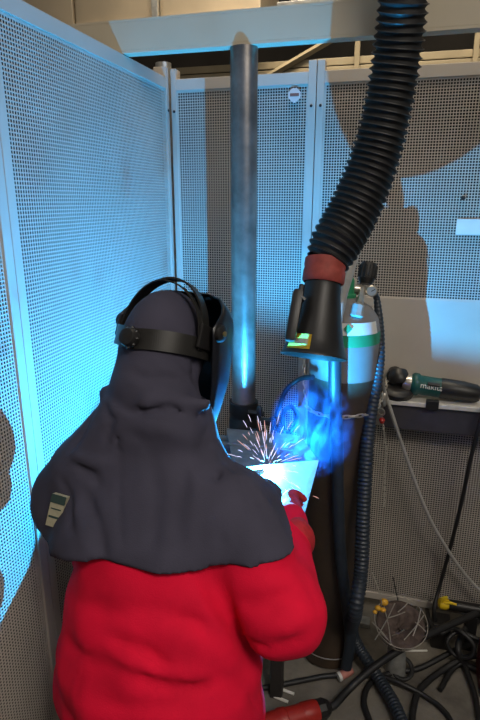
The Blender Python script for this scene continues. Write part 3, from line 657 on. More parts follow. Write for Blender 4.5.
# ------------------------------------------------------------------ floor clutter
def F(x, y, z=0.012): return onZ(x, y, z)
p1 = F(338, 704, 0.04); p0 = F(291, 718, 0.04); pd = unit(p1 - p0)
t = thing('power_plug', (p0[0], p0[1], 0), 'red industrial power plug lying on the floor at the bottom edge', 'plug')
MB().lathe(p0 - pd * 0.05, pd, [(0.036, -0.06), (0.038, 0.0), (0.041, 0.004), (0.041, 0.03), (0.037, 0.034), (0.035, 0.09)], 24).build('housing', M['plugred'], t, True)
MB().lathe(p0 - pd * 0.05, pd, [(0.036, 0.09), (0.038, 0.094), (0.037, 0.14), (0.033, 0.15)], 24).build('rear_cap', M['plugred'], t, True)
MB().lathe(p0 - pd * 0.05, pd, [(0.034, 0.15), (0.034, 0.175), (0.026, 0.19), (0.015, 0.2)], 10).build('gland_nut', M['plastic'], t)
e = p0 - pd * 0.05 + pd * 0.195
hose('black_cable', [e, e + pd * 0.02, F(352, 686, 0.06), F(378, 664, 0.12), F(408, 645, 0.18), F(440, 629, 0.19), F(480, 612, 0.17), F(530, 592, 0.06)], 0.0135, 'black', 'thick black cable running from the red plug diagonally to the right edge')
tag(MB().tube([F(281, 689, 0.006), F(294, 694, 0.006)], 0.0055, 10).build('electrode_stub', M['flux'], None, True), 'pale electrode stub on the floor, the one farther from the plug', 'electrode', 'electrode stubs on the floor')
tag(MB().tube([F(271, 695, 0.006), F(288, 702, 0.006)], 0.0055, 10).build('electrode_stub', M['flux'], None, True), 'pale electrode stub on the floor, the one just above the red plug', 'electrode', 'electrode stubs on the floor')
# coils of cable on the floor
def coil(pts, r, label, m='black'): hose('black_cable', pts, r, m, label, sub=8)
coil([F(480, 640, 0.03), F(455, 650, 0.05), F(420, 668, 0.02), F(395, 672, 0.014), F(372, 682, 0.013), F(364, 700, 0.013), F(370, 722, 0.013), F(378, 745, 0.013)], 0.0105, 'black cable curling on the floor from the right edge towards the bottom, left loop')
coil([F(490, 655, 0.035), F(465, 658, 0.04), F(440, 672, 0.02), F(420, 690, 0.014), F(413, 712, 0.014), F(412, 745, 0.014)], 0.0115, 'black cable bending down the middle of the floor beside the hose end')
coil([F(382, 676, 0.03), F(402, 684, 0.03), F(425, 696, 0.014), F(445, 712, 0.013), F(458, 735, 0.013)], 0.0095, 'black cable crossing the floor slantwise under the wire basket')
coil([F(427, 607, 0.06), F(430, 622, 0.12), F(440, 633, 0.14), F(452, 628, 0.15), F(464, 634, 0.15), F(474, 646, 0.12), F(470, 657, 0.08), F(455, 655, 0.06), F(447, 642, 0.10), F(458, 632, 0.13), F(480, 640, 0.12)], 0.0085, 'black cable coiled in a raised heap at the right edge')
coil([F(484, 618, 0.09), F(466, 628, 0.1), F(458, 648, 0.09), F(466, 664, 0.03), F(484, 672, 0.02)], 0.012, 'thick dark cable looping round at the far right edge')
coil([F(440, 690, 0.013), F(452, 670, 0.016), F(463, 664, 0.03), F(470, 680, 0.02), F(476, 700, 0.014), F(480, 730, 0.014)], 0.010, 'black cable bending towards the lower right corner beside the red casing')
# loops under the basket
m = MB(); cc = F(402, 668, 0.03); m.torus(cc, (0.1, -0.5, 0.85), 0.038, 0.008, 26, 8); tag(m.build('cable_loop', M['black'], None, True), 'small closed loop of cable lying under the wire basket', 'cable')
# red casing at the right edge
rx = F(486, 690, 0)
t = thing('red_casing', (rx[0], rx[1], 0), 'dark red casing cut off by the right edge near the floor', 'box')
MB().box((rx[0] - 0.028, rx[1] - 0.05, 0.0), (rx[0] + 0.22, rx[1] + 0.10, 0.16), 0.012).build('shell', mat('dark_red_lacquer', (0.12, 0.012, 0.014), 0.5), t)
MB().box((rx[0] + 0.0, rx[1] - 0.03, 0.16), (rx[0] + 0.2, rx[1] + 0.08, 0.19), 0.008).build('lid', M['plastic'], t)
# dark tube with a yellow cap under the right panel
ya = onY(441, 603, 2.03); yb = onY(500, 613, 2.03)
yax = unit(yb - ya)
t = thing('capped_tube', tuple(ya), 'dark tube with yellow winged cap lying under the right panel', 'tube')
MB().tube([ya + yax * 0.03, ya + yax * 0.30], 0.021, 16).build('tube_body', M['plastic'], t, True)
MB().lathe(ya, yax, [(0.012, -0.012), (0.022, -0.004), (0.024, 0.016), (0.018, 0.032)], 14).build('cap', M['yel2'], t, True)
MB().tube([ya + np.array([0.0, -0.01, 0.01]), ya + np.array([0.004, -0.015, 0.036]), ya + np.array([0.02, -0.015, 0.045])], [0.008, 0.007, 0.005], 8).build('wing', M['yel2'], t, True)
MB().tube([ya + np.array([0.01, -0.012, 0.014]), ya + np.array([0.03, -0.02, 0.024]), ya + np.array([0.055, -0.02, 0.02])], [0.008, 0.006, 0.004], 8).build('wing', M['yel2'], t, True)
MB().box((ya[0] + 0.1, 2.0, 0.0), (ya[0] + 0.14, 2.06, ya[2] - 0.02), 0.004).build('rest', M['castiron'], t)
MB().box((ya[0] + 0.25, 2.0, 0.0), (ya[0] + 0.29, 2.06, ya[2] - 0.02), 0.004).build('rest', M['castiron'], t)
# dark hose reel foot / box below the right panel
q = F(437, 636, 0)
tag(MB().box((q[0] - 0.03, 1.98, 0), (q[0] + 0.04, 2.06, 0.115), 0.006).build('black_block', M['plastic']), 'small black block on the floor under the right panel by the yellow cap', 'block')
tag(MB().box((onZ(345, 628, 0)[0], 2.02, 0), (onZ(345, 628, 0)[0] + 0.10, 2.07, 0.02), 0.003).build('metal_offcut', M['galv']), 'flat metal offcut on the floor behind the hose ends', 'offcut')

# wire basket with rubbish -----------------------------------------------
bc = W(401, 622, 2.02); bn = unit(np.array([0.05, -0.42, 0.9])); bR = 0.094
t = thing('wire_basket', (bc[0], bc[1] + 0.02, 0), 'small round wire basket tilted on the floor, full of brown rag and wire', 'basket')
aa = unit(np.cross((0, 0, 1), bn)); bb = np.cross(bn, aa)
MB().torus(bc, bn, bR, 0.0014, 40, 6).build('rim', M['wire'], t, True)
MB().torus(bc - bn * 0.05, bn, bR * 0.86, 0.0018, 36, 5).build('hoop', M['wire'], t, True)
MB().torus(bc - bn * 0.10, bn, bR * 0.62, 0.0018, 36, 5).build('hoop', M['wire'], t, True)
for i in range(16):
    q = 2 * PI * i / 16; dd = aa * math.cos(q) + bb * math.sin(q)
    MB().tube([bc + dd * bR, bc + dd * bR * 0.86 - bn * 0.05, bc + dd * bR * 0.62 - bn * 0.10, bc + dd * bR * 0.1 - bn * 0.115], 0.0015, 5, sub=3).build('rib', M['wire'], t, True)
for (x0, y0, x1, y1) in ((384, 606, 391, 645), (421, 608, 413, 636), (372, 572, 382, 604), (392, 636, 404, 630), (395, 603, 375, 640), (405, 612, 388, 618), (372, 622, 388, 640), (424, 615, 404, 640), (380, 632, 396, 650), (410, 600, 398, 612), (415, 622, 426, 632)):
    MB().tube([W(x0, y0, 2.0), W((x0 + x1) / 2 + 1, (y0 + y1) / 2, 1.985), W(x1, y1, 1.97)], 0.002, 6, sub=3).build('loose_wire', M['wire'], t, True)
for i, (x, y, r) in enumerate(((384, 602, 0.016), (378, 608, 0.012), (383, 610, 0.011), (375, 612, 0.009))):
    MB().ball(W(x, y, 1.985), (r, r * 0.8, r * 0.8), 9, 6).build('yellow_knob', M['orange'], t, True)
# rag inside: bumpy bowl
v = []; f = []; ns, nr = 30, 9
for j in range(nr):
    rr_ = bR * 0.93 * (j / (nr - 1))
    for i in range(ns):
        q = 2 * PI * i / ns; hgt = -0.035 - 0.02 * math.cos(j / (nr - 1) * 3) + rng.uniform(-0.014, 0.016) * (1 if j < nr - 1 else 0)
        v.append(bc + (aa * math.cos(q) + bb * math.sin(q)) * rr_ + bn * hgt)
for j in range(nr - 1):
    for i in range(ns):
        i2 = (i + 1) % ns; f.append((j * ns + i, (j + 1) * ns + i, (j + 1) * ns + i2, j * ns + i2))
n0 = len(v)
for i in range(ns):
    q = 2 * PI * i / ns; v.append(bc + (aa * math.cos(q) + bb * math.sin(q)) * bR * 0.6 - bn * 0.095)
for i in range(ns):
    i2 = (i + 1) % ns; f.append(((nr - 1) * ns + i, n0 + i, n0 + i2, (nr - 1) * ns + i2))
f.append(tuple(n0 + i for i in range(ns)))
link_mesh('rag', v, f, M['bag'], t, True)
MB().tube([bc - bn * 0.10 + np.array([0, 0.0, 0]), (bc[0], bc[1] + 0.05, 0.0)], [0.03, 0.04], 14).build('stand', M['galv'], t, True)
tag(MB().tube([W(400, 651, 2.05), W(427, 650.5, 2.08)], 0.0035, 8).build('welding_rod', M['flux'], None, True), 'pale thin rod end under the wire basket', 'rod')
tag(MB().tube([onY(393, 577, 2.07), onY(399, 606, 2.02)], 0.0025, 6).build('thin_rod', M['castiron']), 'thin dark rod standing out of the wire basket against the panel', 'rod')

# ------------------------------------------------------------------ person: signed distance field -> one smooth surface
def smin(a, b, k):
    h = np.clip(0.5 + 0.5 * (b - a) / k, 0, 1); return b * (1 - h) + a * h - k * h * (1 - h)
def smax(a, b, k): return -smin(-a, -b, k)
def cone_sdf(p, a, b, ra, rb, sc=None):
    a = np.array(a, float); b = np.array(b, float); ba = b - a; pa = p - a
    t = np.clip(pa @ ba / (ba @ ba), 0, 1)
    return np.linalg.norm(pa - t[:, None] * ba, axis=1) - (ra + (rb - ra) * t)
def ell_sdf(p, c, r, R=None):
    q = p - np.array(c)
    if R is not None: q = q @ np.asarray(R)
    k0 = np.linalg.norm(q / r, axis=1); k1 = np.linalg.norm(q / (np.array(r) ** 2), axis=1)
    return k0 * (k0 - 1.0) / (k1 + 1e-9)
def loft_sdf(p, st):
    st = np.array(st); w = p[:, 2]
    g = lambda k: np.interp(w, st[:, 0], st[:, k])
    a, b = g(3), g(4); x = (p[:, 0] - g(1)) / a; y = (p[:, 1] - g(2)) / b
    dlat = (np.sqrt(x * x + y * y) - 1) * np.minimum(a, b)
    dz = np.maximum(st[0, 0] - w, w - st[-1, 0])
    return np.maximum(dlat, dz)
def surface_nets(fn, lo, hi, h):
    lo = np.array(lo); n = np.ceil((np.array(hi) - lo) / h).astype(int) + 1
    g = np.stack(np.meshgrid(*[lo[i] + h * np.arange(n[i]) for i in range(3)], indexing='ij'), -1)
    d = fn(g.reshape(-1, 3)).reshape(n)
    ins = d < 0
    c = [(i, j, k) for i in (0, 1) for j in (0, 1) for k in (0, 1)]
    sl = lambda A, o: A[o[0]:n[0] - 1 + o[0], o[1]:n[1] - 1 + o[1], o[2]:n[2] - 1 + o[2]]
    cnt = sum(sl(ins, o).astype(int) for o in c); act = (cnt > 0) & (cnt < 8)
    idx = -np.ones(act.shape, int); idx[act] = np.arange(act.sum())
    cells = np.argwhere(act); acc = np.zeros((len(cells), 3)); num = np.zeros(len(cells))
    for i in range(8):
        for j in range(i + 1, 8):
            a, b = np.array(c[i]), np.array(c[j])
            if abs(a - b).sum() != 1: continue
            da = d[tuple((cells + a).T)]; db = d[tuple((cells + b).T)]; m = (da < 0) != (db < 0)
            tt = np.where(m, da / np.where(m, da - db, 1), 0)
            acc += m[:, None] * (a + tt[:, None] * (b - a)); num += m
    V = lo + h * (cells + acc / num[:, None]); F_ = []
    for ax_ in range(3):
        o = [0, 0, 0]; o[ax_] = 1; u, w_ = [(1, 2), (2, 0), (0, 1)][ax_]
        A = ins[tuple(slice(0, n[i] - (1 if i == ax_ else 0)) for i in range(3))]; B = ins[tuple(slice(1 if i == ax_ else 0, n[i]) for i in range(3))]
        e = np.argwhere(A != B); e = e[(e[:, u] > 0) & (e[:, w_] > 0) & (e[:, u] < n[u] - 1) & (e[:, w_] < n[w_] - 1)]
        fl = A[tuple(e.T)]
        du_ = np.eye(3, dtype=int)[u]; dw_ = np.eye(3, dtype=int)[w_]
        q = np.stack([idx[tuple((e - du_ - dw_).T)], idx[tuple((e - dw_).T)], idx[tuple(e.T)], idx[tuple((e - du_).T)]], 1)
        q = np.where(fl[:, None], q, q[:, ::-1]); F_.append(q)
    return V, np.concatenate(F_)
PX, PY = -0.405, 0.855; PA = math.radians(8)      # person's place on the floor and heading, clockwise from +Y
Ru = np.array([math.cos(PA), -math.sin(PA), 0]); Fv = np.array([math.sin(PA), math.cos(PA), 0]); Zw = np.array([0, 0, 1.0])
PM = np.stack([Ru, Fv, Zw], 1); PO = np.array([PX, PY, 0])
def toW(p): return np.asarray(p) @ PM.T + PO
def toP(p): return (np.asarray(p) - PO) @ PM
person = thing('person', (PX, PY, 0), 'person in red workwear, navy hood cape and black helmet, welding with back turned', 'person')
sR = np.array([0.125, 0.095, 1.15]); eR = toP(W(283, 612, 1.05)); wR = toP(W(288, 524, 1.29))
sL = np.array([-0.185, 0.10, 1.165]); eL = np.array([-0.235, 0.13, 0.94]); wL = toP(th_ + np.array([-0.055, -0.10, -0.03]))
TOR = [(0.66, 0, 0.0, 0.18, 0.15), (0.76, 0, -0.01, 0.212, 0.18), (0.86, 0, 0.0, 0.216, 0.18), (0.95, -0.005, 0.02, 0.20, 0.165), (1.05, -0.015, 0.055, 0.19, 0.152), (1.13, -0.025, 0.085, 0.18, 0.138), (1.20, -0.035, 0.115, 0.145, 0.108), (1.27, -0.05, 0.14, 0.078, 0.072)]
def wrinkle(p):
    x, y, z = p[:, 0], p[:, 1], p[:, 2]
    w = 0.004 * np.sin(46 * z + 9 * x + 3 * np.sin(11 * x + 5 * y)) * np.clip(1 - abs(z - 0.87) / 0.14, 0, 1)
    w += 0.003 * np.sin(30 * z - 16 * x + 2.2 * np.sin(13 * z + 7 * x)) + 0.0022 * np.sin(57 * x + 31 * z + 2 * np.sin(19 * y))
    return w
def trunk(p):
    d = loft_sdf(p, TOR)
    for s in (-1, 1):
        l = smin(cone_sdf(p, (0.10 * s, -0.01, 0.76), (0.115 * s, 0.05, 0.47), 0.125, 0.088), cone_sdf(p, (0.115 * s, 0.05, 0.47), (0.12 * s, -0.02, 0.09), 0.085, 0.072), 0.03)
        d = smin(d, l, 0.04)
    return d
def arms(p, g=0.0):
    ar = smin(cone_sdf(p, sR, eR, 0.078, 0.080), cone_sdf(p, eR, wR, 0.077, 0.046), 0.03)
    al = smin(cone_sdf(p, sL, eL, 0.070, 0.062), cone_sdf(p, eL, wL, 0.060, 0.044), 0.03)
    return np.minimum(ar, al)
def march(fn, px, py, d0=0.75):
    """where a viewing ray meets a surface: used to lay folds and the woven tag on the cloth"""
    r = ray(px, py); ks = np.arange(d0, 1.6, 0.003); d = fn(toP(CAM + r * ks[:, None])); i = np.argmax(d < 0)
    return CAM + r * (ks[i] if d[i] < 0 else 1.15)
def creases(p, base, lst):
    """grooves (positive) and ridges (negative) along folds of the cloth"""
    out = np.zeros(len(p))
    for pts, amp, wid in lst:
        q = np.array([toP(march(base, x, y)) for x, y in pts]); dist = np.full(len(p), 9.0)
        n = len(q) - 1; fade = np.ones(len(p))
        for i in range(n):
            ba = q[i + 1] - q[i]; pa = p - q[i]; t = np.clip(pa @ ba / (ba @ ba), 0, 1); dd = np.linalg.norm(pa - t[:, None] * ba, axis=1)
            tt = (i + t) / n; fade = np.where(dd < dist, np.clip(4 * np.minimum(tt + 0.05, 1.05 - tt), 0, 1), fade); dist = np.minimum(dd, dist)
        out += amp * fade * np.exp(-(dist / wid) ** 2)
    return out
BODY_FOLDS = [([(203, 568), (222, 606), (252, 654)], 0.014, 0.016), ([(190, 585), (212, 622), (240, 660)], -0.008, 0.014), ([(108, 636), (145, 652), (172, 671)], 0.014, 0.012), ([(118, 652), (150, 668), (205, 680)], -0.014, 0.013), ([(125, 672), (165, 686), (215, 684)], 0.010, 0.011), ([(64, 640), (95, 662), (125, 668)], 0.007, 0.012),
    ([(70, 596), (112, 612), (165, 606)], 0.006, 0.014), ([(150, 625), (195, 640), (238, 668)], -0.008, 0.014), ([(160, 612), (205, 624), (240, 650)], 0.008, 0.012), ([(215, 675), (245, 690), (262, 712)], 0.007, 0.010), ([(80, 672), (79, 700), (84, 730)], 0.004, 0.005),
    ([(238, 600), (265, 604), (296, 590)], 0.009, 0.011), ([(252, 622), (282, 630), (316, 612)], -0.009, 0.012), ([(246, 640), (275, 648), (308, 634)], 0.009, 0.010), ([(292, 560), (308, 578), (318, 604)], 0.008, 0.010), ([(262, 574), (286, 566), (304, 548)], 0.008, 0.010), ([(160, 688), (185, 692), (212, 688)], 0.008, 0.006), ([(95, 700), (140, 708), (190, 704)], 0.007, 0.010)]
def body0(p): return smin(trunk(p), arms(p), 0.016)
def body(p):
    d = smin(trunk(p), arms(p), 0.012)
    g = np.exp(-((p[:, 2] - 0.80 + 0.10 * p[:, 0]) / 0.012) ** 2) * 0.004
    return d + g + 0.8 * wrinkle(p) + 1.3 * creases(p, body0, BODY_FOLDS)
V, Fq = surface_nets(body, (-0.46, -0.28, 0.03), (0.46, 0.62, 1.38), 0.0105)
link_mesh('coverall', toW(V), Fq, M['red'], person, True)
# boots
for s in (-1, 1):
    c = np.array([0.12 * s, -0.02, 0.0])
    fb = lambda p: np.maximum(smin(cone_sdf(p, c + (0, -0.03, 0.05), c + (0, 0.19, 0.04), 0.055, 0.045), cone_sdf(p, c + (0, 0, 0.05), c + (0, 0, 0.15), 0.055, 0.058), 0.04), 0.0 - p[:, 2])
    V, Fq = surface_nets(fb, c + np.array([-0.08, -0.12, -0.02]), c + np.array([0.08, 0.28, 0.23]), 0.012)
    link_mesh('boot', toW(V), Fq, M['boot'], person, True)
# gloved hands: palm and five separate fingers each
def hand(wr, dirn, palm_n, curl, side):
    x = unit(dirn); z = unit(palm_n - x * np.dot(palm_n, x)); y = np.cross(z, x) * side
    L = lambda a, b, c_: wr + x * a + y * b + z * c_
    ds = []
    ch = [((0.095, -0.036), 0.070, 0.0115), ((0.102, -0.012), 0.080, 0.0122), ((0.098, 0.012), 0.074, 0.0118), ((0.088, 0.035), 0.058, 0.0108)]
    def fn(p):
        d = cone_sdf(p, L(-0.06, 0, 0), L(0.02, 0, 0), 0.052, 0.036)
        pal = np.full(len(p), 9.0)
        for b in (-0.03, -0.01, 0.01, 0.03): pal = smin(pal, cone_sdf(p, L(0.02, b * 0.8, 0), L(0.088, b, 0), 0.020, 0.016), 0.012)
        d = smin(d, pal, 0.02)
        for (a, b), ln, r in ch:
            q0 = L(a - 0.01, b, 0); an = 0; cur = q0; seg_ = [ln * 0.45, ln * 0.32, ln * 0.25]; fd_ = np.full(len(p), 9.0)
            for k in range(3):
                an += curl[k]; nx = cur + (x * math.cos(an) + z * math.sin(an)) * seg_[k]
                fd_ = np.minimum(fd_, cone_sdf(p, cur, nx, r * (1 - 0.06 * k), r * (1 - 0.06 * (k + 1)))); cur = nx
            d = smin(d, fd_, 0.004)
        t0 = L(0.03, -0.035, 0.008); t1 = L(0.062, -0.062, 0.024); t2 = L(0.088, -0.062, 0.042)
        d = smin(d, np.minimum(cone_sdf(p, t0, t1, 0.016, 0.0135), cone_sdf(p, t1, t2, 0.0135, 0.0115)), 0.008)
        return d
    V, Fq = surface_nets(fn, wr - 0.15, wr + 0.2, 0.0052)
    return V, Fq
wRw = toW(wR); 
V, Fq = hand(wRw, unit(W(281, 494, 1.415) - wRw), np.array([0.3, 0.8, -0.45]), (0.45, 0.7, 0.5), 1)
link_mesh('glove', V, Fq, M['glove'], person, True)
wLw = toW(wL)
V, Fq = hand(wLw, unit(th_ + np.array([-0.05, -0.06, -0.02]) - wLw), np.array([0.5, 0.3, 0.6]), (0.6, 0.9, 0.6), -1)
link_mesh('glove', V, Fq, M['glove'], person, True)

# head (under the hood) with a face, then hood and cape
HC = toP(W(166, 347, 1.215)); HA = math.radians(7); TP = math.radians(24)
hx = np.array([math.cos(HA), -math.sin(HA), 0]); hy0 = np.array([math.sin(HA), math.cos(HA), 0]); hy = hy0 * math.cos(TP) - np.array([0, 0, 1]) * math.sin(TP); hz_ = np.cross(hx, hy)
HM = np.stack([hx, hy, hz_], 1)           # head axes: right, towards the face, crown
hd = lambda a, b, c_: HC + hx * a + hy * b + hz_ * c_
NB = np.array([-0.058, 0.145, 1.30])
def head(p):
    d = ell_sdf(p, hd(0, -0.005, 0.015), (0.076, 0.096, 0.105), HM)
    d = smin(d, ell_sdf(p, hd(0, 0.035, -0.065), (0.055, 0.058, 0.06), HM), 0.03)
    d = smin(d, cone_sdf(p, hd(0, 0.085, -0.005), hd(0, 0.108, -0.03), 0.010, 0.014), 0.012)
    for s in (-1, 1):
        d = smin(d, ell_sdf(p, hd(0.072 * s, -0.005, 0.0), (0.010, 0.020, 0.030), HM), 0.006)
        d = smax(d, -ell_sdf(p, hd(0.032 * s, 0.098, 0.005), (0.017, 0.014, 0.011), HM), 0.008)
        d = smin(d, ell_sdf(p, hd(0.032 * s, 0.080, 0.004), (0.013, 0.012, 0.012), HM), 0.002)
    d = smax(d, -ell_sdf(p, hd(0, 0.098, -0.068), (0.022, 0.012, 0.003), HM), 0.004)
    return smin(d, cone_sdf(p, hd(0, -0.02, -0.06), NB, 0.058, 0.066), 0.03)
V, Fq = surface_nets(head, HC - 0.20, HC + 0.17, 0.0075)
link_mesh('head', toW(V), Fq, M['skin'], person, True)
# hem of the cape: heights over the azimuth seen from the neck
hemL = toP(W(38, 490, 1.17)); 
def hem_z(x, y):
    th = np.degrees(np.arctan2(x - NB[0], -(y - NB[1])))     # 0 straight behind, +90 right, -90 left
    return np.interp(th, HEM[:, 0], HEM[:, 1])
HEM = np.array([(-180, 1.13), (-145, 1.12), (-120, 1.06), (-100, 1.05), (-86, 1.085), (-74, 1.105), (-62, 1.085), (-50, 1.06), (-38, 1.06), (-24, 1.085), (-10, 1.10), (0, 1.105), (25, 1.105), (45, 1.108), (65, 1.118), (80, 1.125), (100, 1.13), (140, 1.13), (180, 1.13)])
def cape0(p):
    z = p[:, 2]
    CAP = [(0.86, -0.01, 0.03, 0.225, 0.185), (0.95, -0.012, 0.04, 0.222, 0.183), (1.03, -0.015, 0.06, 0.215, 0.172), (1.10, -0.025, 0.085, 0.203, 0.156), (1.16, -0.035, 0.11, 0.178, 0.138), (1.215, -0.045, 0.13, 0.14, 0.12), (1.265, -0.055, 0.148, 0.118, 0.108), (1.31, -0.06, 0.16, 0.106, 0.102), (1.33, -0.062, 0.165, 0.098, 0.098)]
    d = loft_sdf(p, CAP)
    d = smin(d, trunk(p) - 0.014, 0.02)
    d = smin(d, cone_sdf(p, sR + (-0.02, 0, 0.0), sR * 0.5 + eR * 0.5, 0.083, 0.088), 0.04)
    d = smin(d, cone_sdf(p, sR, sR + (0.0, 0.13, -0.06), 0.083, 0.075), 0.05)
    d = smin(d, cone_sdf(p, sL + (0.03, -0.01, 0.005), np.array([-0.268, 0.085, 1.115]), 0.085, 0.074), 0.05)
    d = smin(d, cone_sdf(p, np.array([-0.225, 0.06, 1.06]), np.array([-0.13, 0.02, 1.07]), 0.088, 0.105), 0.05)
    d = smin(d, cone_sdf(p, sL, sL + (0.03, 0.16, -0.05), 0.08, 0.075), 0.05)
    d = smin(d, cone_sdf(p, NB + (-0.06, -0.03, 0.005), sL + (-0.02, -0.01, 0.02), 0.070, 0.082), 0.05)
    d = smin(d, cone_sdf(p, np.array([-0.262, 0.085, 1.11]), np.array([-0.262, 0.165, 1.085]), 0.072, 0.066), 0.04)
    # hood over the head
    hh = ell_sdf(p, hd(0, -0.006, 0.012), (0.0845, 0.104, 0.112), HM)
    hh = smin(hh, cone_sdf(p, hd(0, -0.012, -0.03), hd(0.014, -0.03, -0.10), 0.080, 0.084), 0.04)
    hh = smin(hh, cone_sdf(p, hd(0.014, -0.03, -0.10), NB + (0.022, -0.01, 0.0), 0.084, 0.086), 0.03)
    d = smin(d, hh, 0.006)
    d = smin(d, cone_sdf(p, toP(W(108, 394, 1.18)), toP(W(146, 402, 1.085)), 0.019, 0.013), 0.010)
    d = smin(d, cone_sdf(p, toP(W(150, 400, 1.085)), toP(W(205, 404, 1.10)), 0.014, 0.012), 0.02)
    return d
CAPE_FOLDS = [([(118, 402), (118, 450), (119, 500), (122, 552)], 0.005, 0.004), ([(74, 464), (92, 474), (100, 484)], 0.009, 0.008), ([(72, 455), (90, 463), (108, 462)], -0.007, 0.010), ([(86, 494), (98, 525), (104, 560)], 0.008, 0.010), ([(74, 500), (84, 530), (88, 556)], -0.006, 0.010),
    ([(128, 412), (170, 407), (207, 420)], 0.007, 0.006), ([(125, 424), (165, 430), (200, 440)], -0.005, 0.012), ([(196, 340), (194, 372), (204, 398)], 0.006, 0.008), ([(128, 372), (150, 380), (180, 378)], 0.004, 0.010), ([(150, 360), (175, 372), (196, 390)], -0.004, 0.010),
    ([(205, 430), (216, 470), (222, 545)], 0.006, 0.010), ([(190, 440), (196, 490), (188, 560)], -0.005, 0.014), ([(222, 452), (246, 490), (264, 545)], 0.007, 0.010), ([(150, 450), (158, 500), (152, 560)], 0.005, 0.014), ([(232, 470), (262, 500), (286, 538)], -0.006, 0.012), ([(95, 405), (84, 430), (70, 452)], 0.007, 0.008), ([(60, 478), (70, 500), (72, 530)], 0.006, 0.008), ([(103, 402), (112, 420), (106, 445)], 0.006, 0.007)]
def cape1(p): return smax(cape0(p), hem_z(p[:, 0], p[:, 1]) - p[:, 2], 0.004)
def cape(p):
    d = cape0(p); z = p[:, 2]
    x, y = p[:, 0] - NB[0], p[:, 1] - NB[1]; th = np.arctan2(x, -y); k = np.clip((1.27 - z) / 0.18, 0, 1)
    d = d + k * (0.0045 * np.sin(7 * th + 1.3 + 1.2 * np.sin(9 * z)) + 0.002 * np.sin(17 * th - 9 * z))
    d = d + 1.8 * creases(p, cape0, CAPE_FOLDS)
    d = np.minimum(d, body0(p) - 0.007)
    return smax(d, hem_z(p[:, 0], p[:, 1]) - z, 0.004)
V, Fq = surface_nets(cape, (-0.52, -0.25, 0.93), (0.47, 0.48, 1.72), 0.0078)
cp_ = link_mesh('hood_cape', toW(V), Fq, M['navy'], person, True)
def cast(px, py): return march(cape, px, py)
# woven tag
c00, c10, c11, c01 = cast(57, 492), cast(71, 496), cast(63, 531), cast(50, 523)
c11 = c10 + (c01 - c00) + (c00 - c10) * 0.06
nn = unit(np.cross(c10 - c00, c01 - c00)); 
if np.dot(nn, CAM - c00) < 0: nn = -nn
q4 = [c + nn * 0.013 for c in (c00, c10, c11, c01)]
v = q4 + [c - nn * 0.010 for c in q4]; f = [(0, 1, 2, 3), (7, 6, 5, 4)] + [(i, 4 + i, 4 + (i + 1) % 4, (i + 1) % 4) for i in range(4)]
tg_ = link_mesh('woven_tag', v, f, M['tag'], cp_)
for k0, k1, s0, s1 in ((0.0, 0.26, 0.0, 1.0), (0.66, 0.72, 0.1, 0.9), (0.42, 0.45, 0.15, 0.85)):
    bl = lambda s, k: (q4[0] * (1 - s) + q4[1] * s) * (1 - k) + (q4[3] * (1 - s) + q4[2] * s) * k
    qq = [bl(s0, k0) + nn * 0.0012, bl(s1, k0) + nn * 0.0012, bl(s1, k1) + nn * 0.0012, bl(s0, k1) + nn * 0.0012]
    link_mesh('tag_print', qq + [c - nn * 0.002 for c in qq], f, M['tagdark'], tg_)

# welding helmet: shell in front, headgear straps over the hood ----------------
hw = lambda a, b, c_: toW(hd(a, b, c_))
SHELL_L = 'black welding helmet with headgear straps worn over the navy hood'
t = thing('welding_helmet', tuple(hw(0, 0.05, 0)), SHELL_L, 'helmet')
# shell: a lofted visor, open to the rear
v = []; f = []; na, nb = 33, 17
for j in range(nb):
    u_ = j / (nb - 1); c_ = 0.125 - 0.30 * u_                         # crown to chin
    wd = 0.128 - 0.02 * abs(u_ - 0.35) ** 1.5 - 0.03 * max(0, u_ - 0.6)
    dp = np.interp(u_, [0, 0.12, 0.3, 0.55, 0.8, 1.0], [0.08, 0.125, 0.155, 0.165, 0.15, 0.125])
    rear = np.interp(u_, [0, 0.25, 0.5, 0.75, 1], [0.03, -0.03, 0.0, 0.035, 0.07])
    if u_ < 0.15: wd *= 0.72 + 0.28 * (u_ / 0.15) ** 0.6
    for i in range(na):
        q = PI * i / (na - 1); ex_ = math.cos(q); ey_ = math.sin(q)
        ex_ = math.copysign(abs(ex_) ** 0.75, ex_); ey_ = ey_ ** 0.8
        v.append(hw(wd * ex_, rear + (dp - rear) * ey_, c_))
for j in range(nb - 1):
    for i in range(na - 1): f.append((j * na + i, j * na + i + 1, (j + 1) * na + i + 1, (j + 1) * na + i))
top = len(v)
# roof of the shell
for i in range(na):
    p = np.array(v[i]); cc_ = hw(0, 0.05, 0.15); v.append(cc_ + (p - cc_) * 0.55)
for i in range(na - 1): f.append((i, top + i, top + i + 1, i + 1))
f.append(tuple(top + i for i in range(na)))
o = link_mesh('shell', v, f, M['shell'], t, True)
md = o.modifiers.new('thickness', 'SOLIDIFY'); md.thickness = 0.004; md.offset = 0
MB().obox(hw(0, 0.168, -0.01), (0.11, 0.014, 0.10), PM @ HM, 0.006).build('lens_frame', M['plastic'], t)
MB().obox(hw(0, 0.176, -0.01), (0.095, 0.004, 0.055), PM @ HM, 0.001).build('lens', M['lens'], t)
for s in (-1, 1):
    MB().lathe(hw(0.124 * s, -0.005, 0.045), PM @ hx * s, [(0.017, 0), (0.019, 0.006), (0.018, 0.014), (0.012, 0.018)], 16).build('pivot_knob', M['plastic'], t, True)
    MB().lathe(hw(0.142 * s, -0.005, 0.045), PM @ hx * s, [(0.006, 0), (0.006, 0.003)], 12).build('knob_cap', M['brass'], t)
